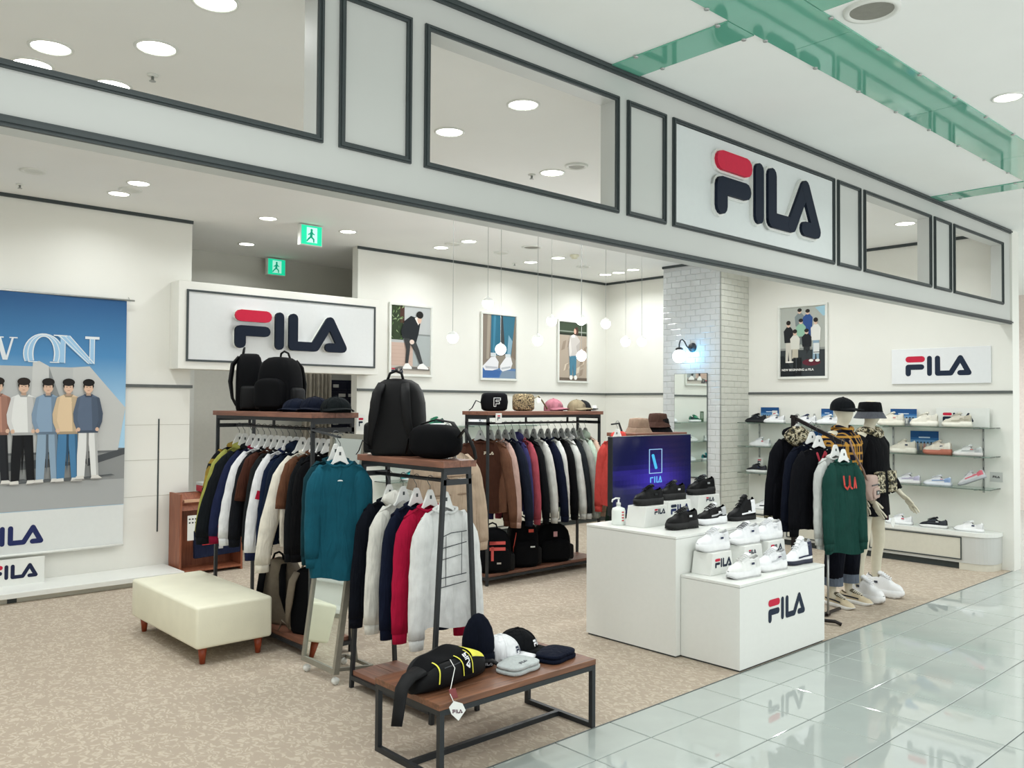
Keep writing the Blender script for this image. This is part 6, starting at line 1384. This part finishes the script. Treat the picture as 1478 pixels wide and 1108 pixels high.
# crossbody bag on the plaid mannequin
bg = thing('crossbody_bag', 'dusty pink crossbody bag worn by the plaid mannequin', 'bag', (7.06, .255, .89), .15); pk = mat('dusty_pink', '#b39a8f', .6, var=.06)
pillow(.21, .09, .21, e=.34, p=8).build('body', pk, bg, True); MB().box(-.095, .095, -.05, -.044, .125, .135).build('zip', M['dark'], bg); pillow(.16, .025, .09, e=.34, p=8).build('front_pocket', pk, bg, True).location = (0, -.05, .02); MB().box(-.04, .04, -.067, -.062, .05, .085).build('label_patch', M['dark'], bg); lettering(bg, 'FILA', .022, FACE_S(-.025, -.068, .06), M['white'], True)
MB().tube([(-.09, 0, .17), (-.12, .02, .26), (-.17, .08, .40), (-.15, .12, .50)], .014, 8, ry=.003).build('strap', pk, bg, True)
# mannequin in black jacket
t, s_ = mannequin('mannequin in a black camo-collared jacket, skirt and bucket hat with bare cream legs', 7.40, .42, -.05, 1.76, .04, .15, .10)
jk = cloth('#0a0b0e')
b = torso([(.20, .15, .90, 0, 0), (.20, .15, .98, 0, 0), (.195, .145, 1.10, 0, 0), (.20, .14, 1.24, 0, 0), (.20, .13, 1.31, 0, 0), (.165, .105, 1.38, 0, .005), (.09, .075, 1.425, 0, .005), (.07, .07, 1.44, 0, .0)], seed=4)
for sd in (-1, 1): b.tube([(sd*.14, .01, 1.35), (sd*.20, .01, 1.31), (sd*.245, .03, 1.17), (sd*.265, .02, 1.08), (sd*.28, -.06, .97), (sd*.285, -.10, .915)], [.078, .082, .078, .072, .064, .05], 14, True, up=(0, 1, 0))
b.build('black_jacket', jk, t, True)
MB().tube([(.085*cos(a), .08*sin(a)-.005, 1.43+.02*cos(a*2)) for a in [2*pi*k/20 for k in range(20)]], .035, 10, closed=True, ry=.03).build('camo_collar', CAMO, t, True)
for sd in (-1, 1): MB().hexa([(sd*.10-.065, -.165, .92), (sd*.10+.065, -.165, .92), (sd*.10+.065, -.12, .92), (sd*.10-.065, -.12, .92)], [(sd*.10-.06, -.16, 1.10), (sd*.10+.06, -.16, 1.10), (sd*.10+.06, -.12, 1.10), (sd*.10-.06, -.12, 1.10)]).build('camo_pocket', CAMO, t, bevel=.008)
torso([(.17, .125, 1.0, 0, 0), (.18, .135, .88, 0, 0), (.195, .15, .72, 0, 0)], seed=3, fold=.01).build('black_skirt', cloth('#0c0c10'), t, True)
MB().hexa([(.10, -.10, .68), (.24, -.06, .66), (.23, .08, .68), (.12, .10, .70)], [(.14, -.10, .92), (.21, -.06, .92), (.21, .06, .92), (.14, .08, .92)]).build('hanging_plaid_shirt', PLAIDR, t, bevel=.01)
MB().prism([(0, 0), (.035, .03), (.03, .085), (-.02, .09), (-.04, .04)], FACE_S(.08, -.17, .62), .003).build('white_tag', M['white'], t)
for sd in (-1, 1):
    q = bpy.data.objects.new('sneaker_worn', None); COL.objects.link(q); q.parent = t; q.location = (sd*.153, -.06, .001); q.rotation_euler = (0, 0, -pi/2+sd*.14); q.scale = (1.12, 1.25, 1.4)
    ms = cached(('shoe', 'chunk'), lambda: shoe_meshes('chunk'))
    for nm, c in (('sole', '#e6e7e6'), ('upper', '#e9eaea'), ('tongue', '#e6e8ea'), ('laces', '#eceef0'), (('side_mark', -1), '#3a3f4a'), (('side_mark', 1), '#3a3f4a')): mob(nm if isinstance(nm, str) else nm[0], ms[nm], mat('leather_'+c.strip('#'), c, .5, var=.03), q)
bucket('', 0, -.01, 1.575, 0, '#0c0d10', '#55585e', .98, parent=t)
for c in t.children:
    if c.name.split('.')[0] in ('black_jacket', 'camo_collar', 'camo_pocket', 'black_skirt'): c.scale = (1.03, 1.05, s_)
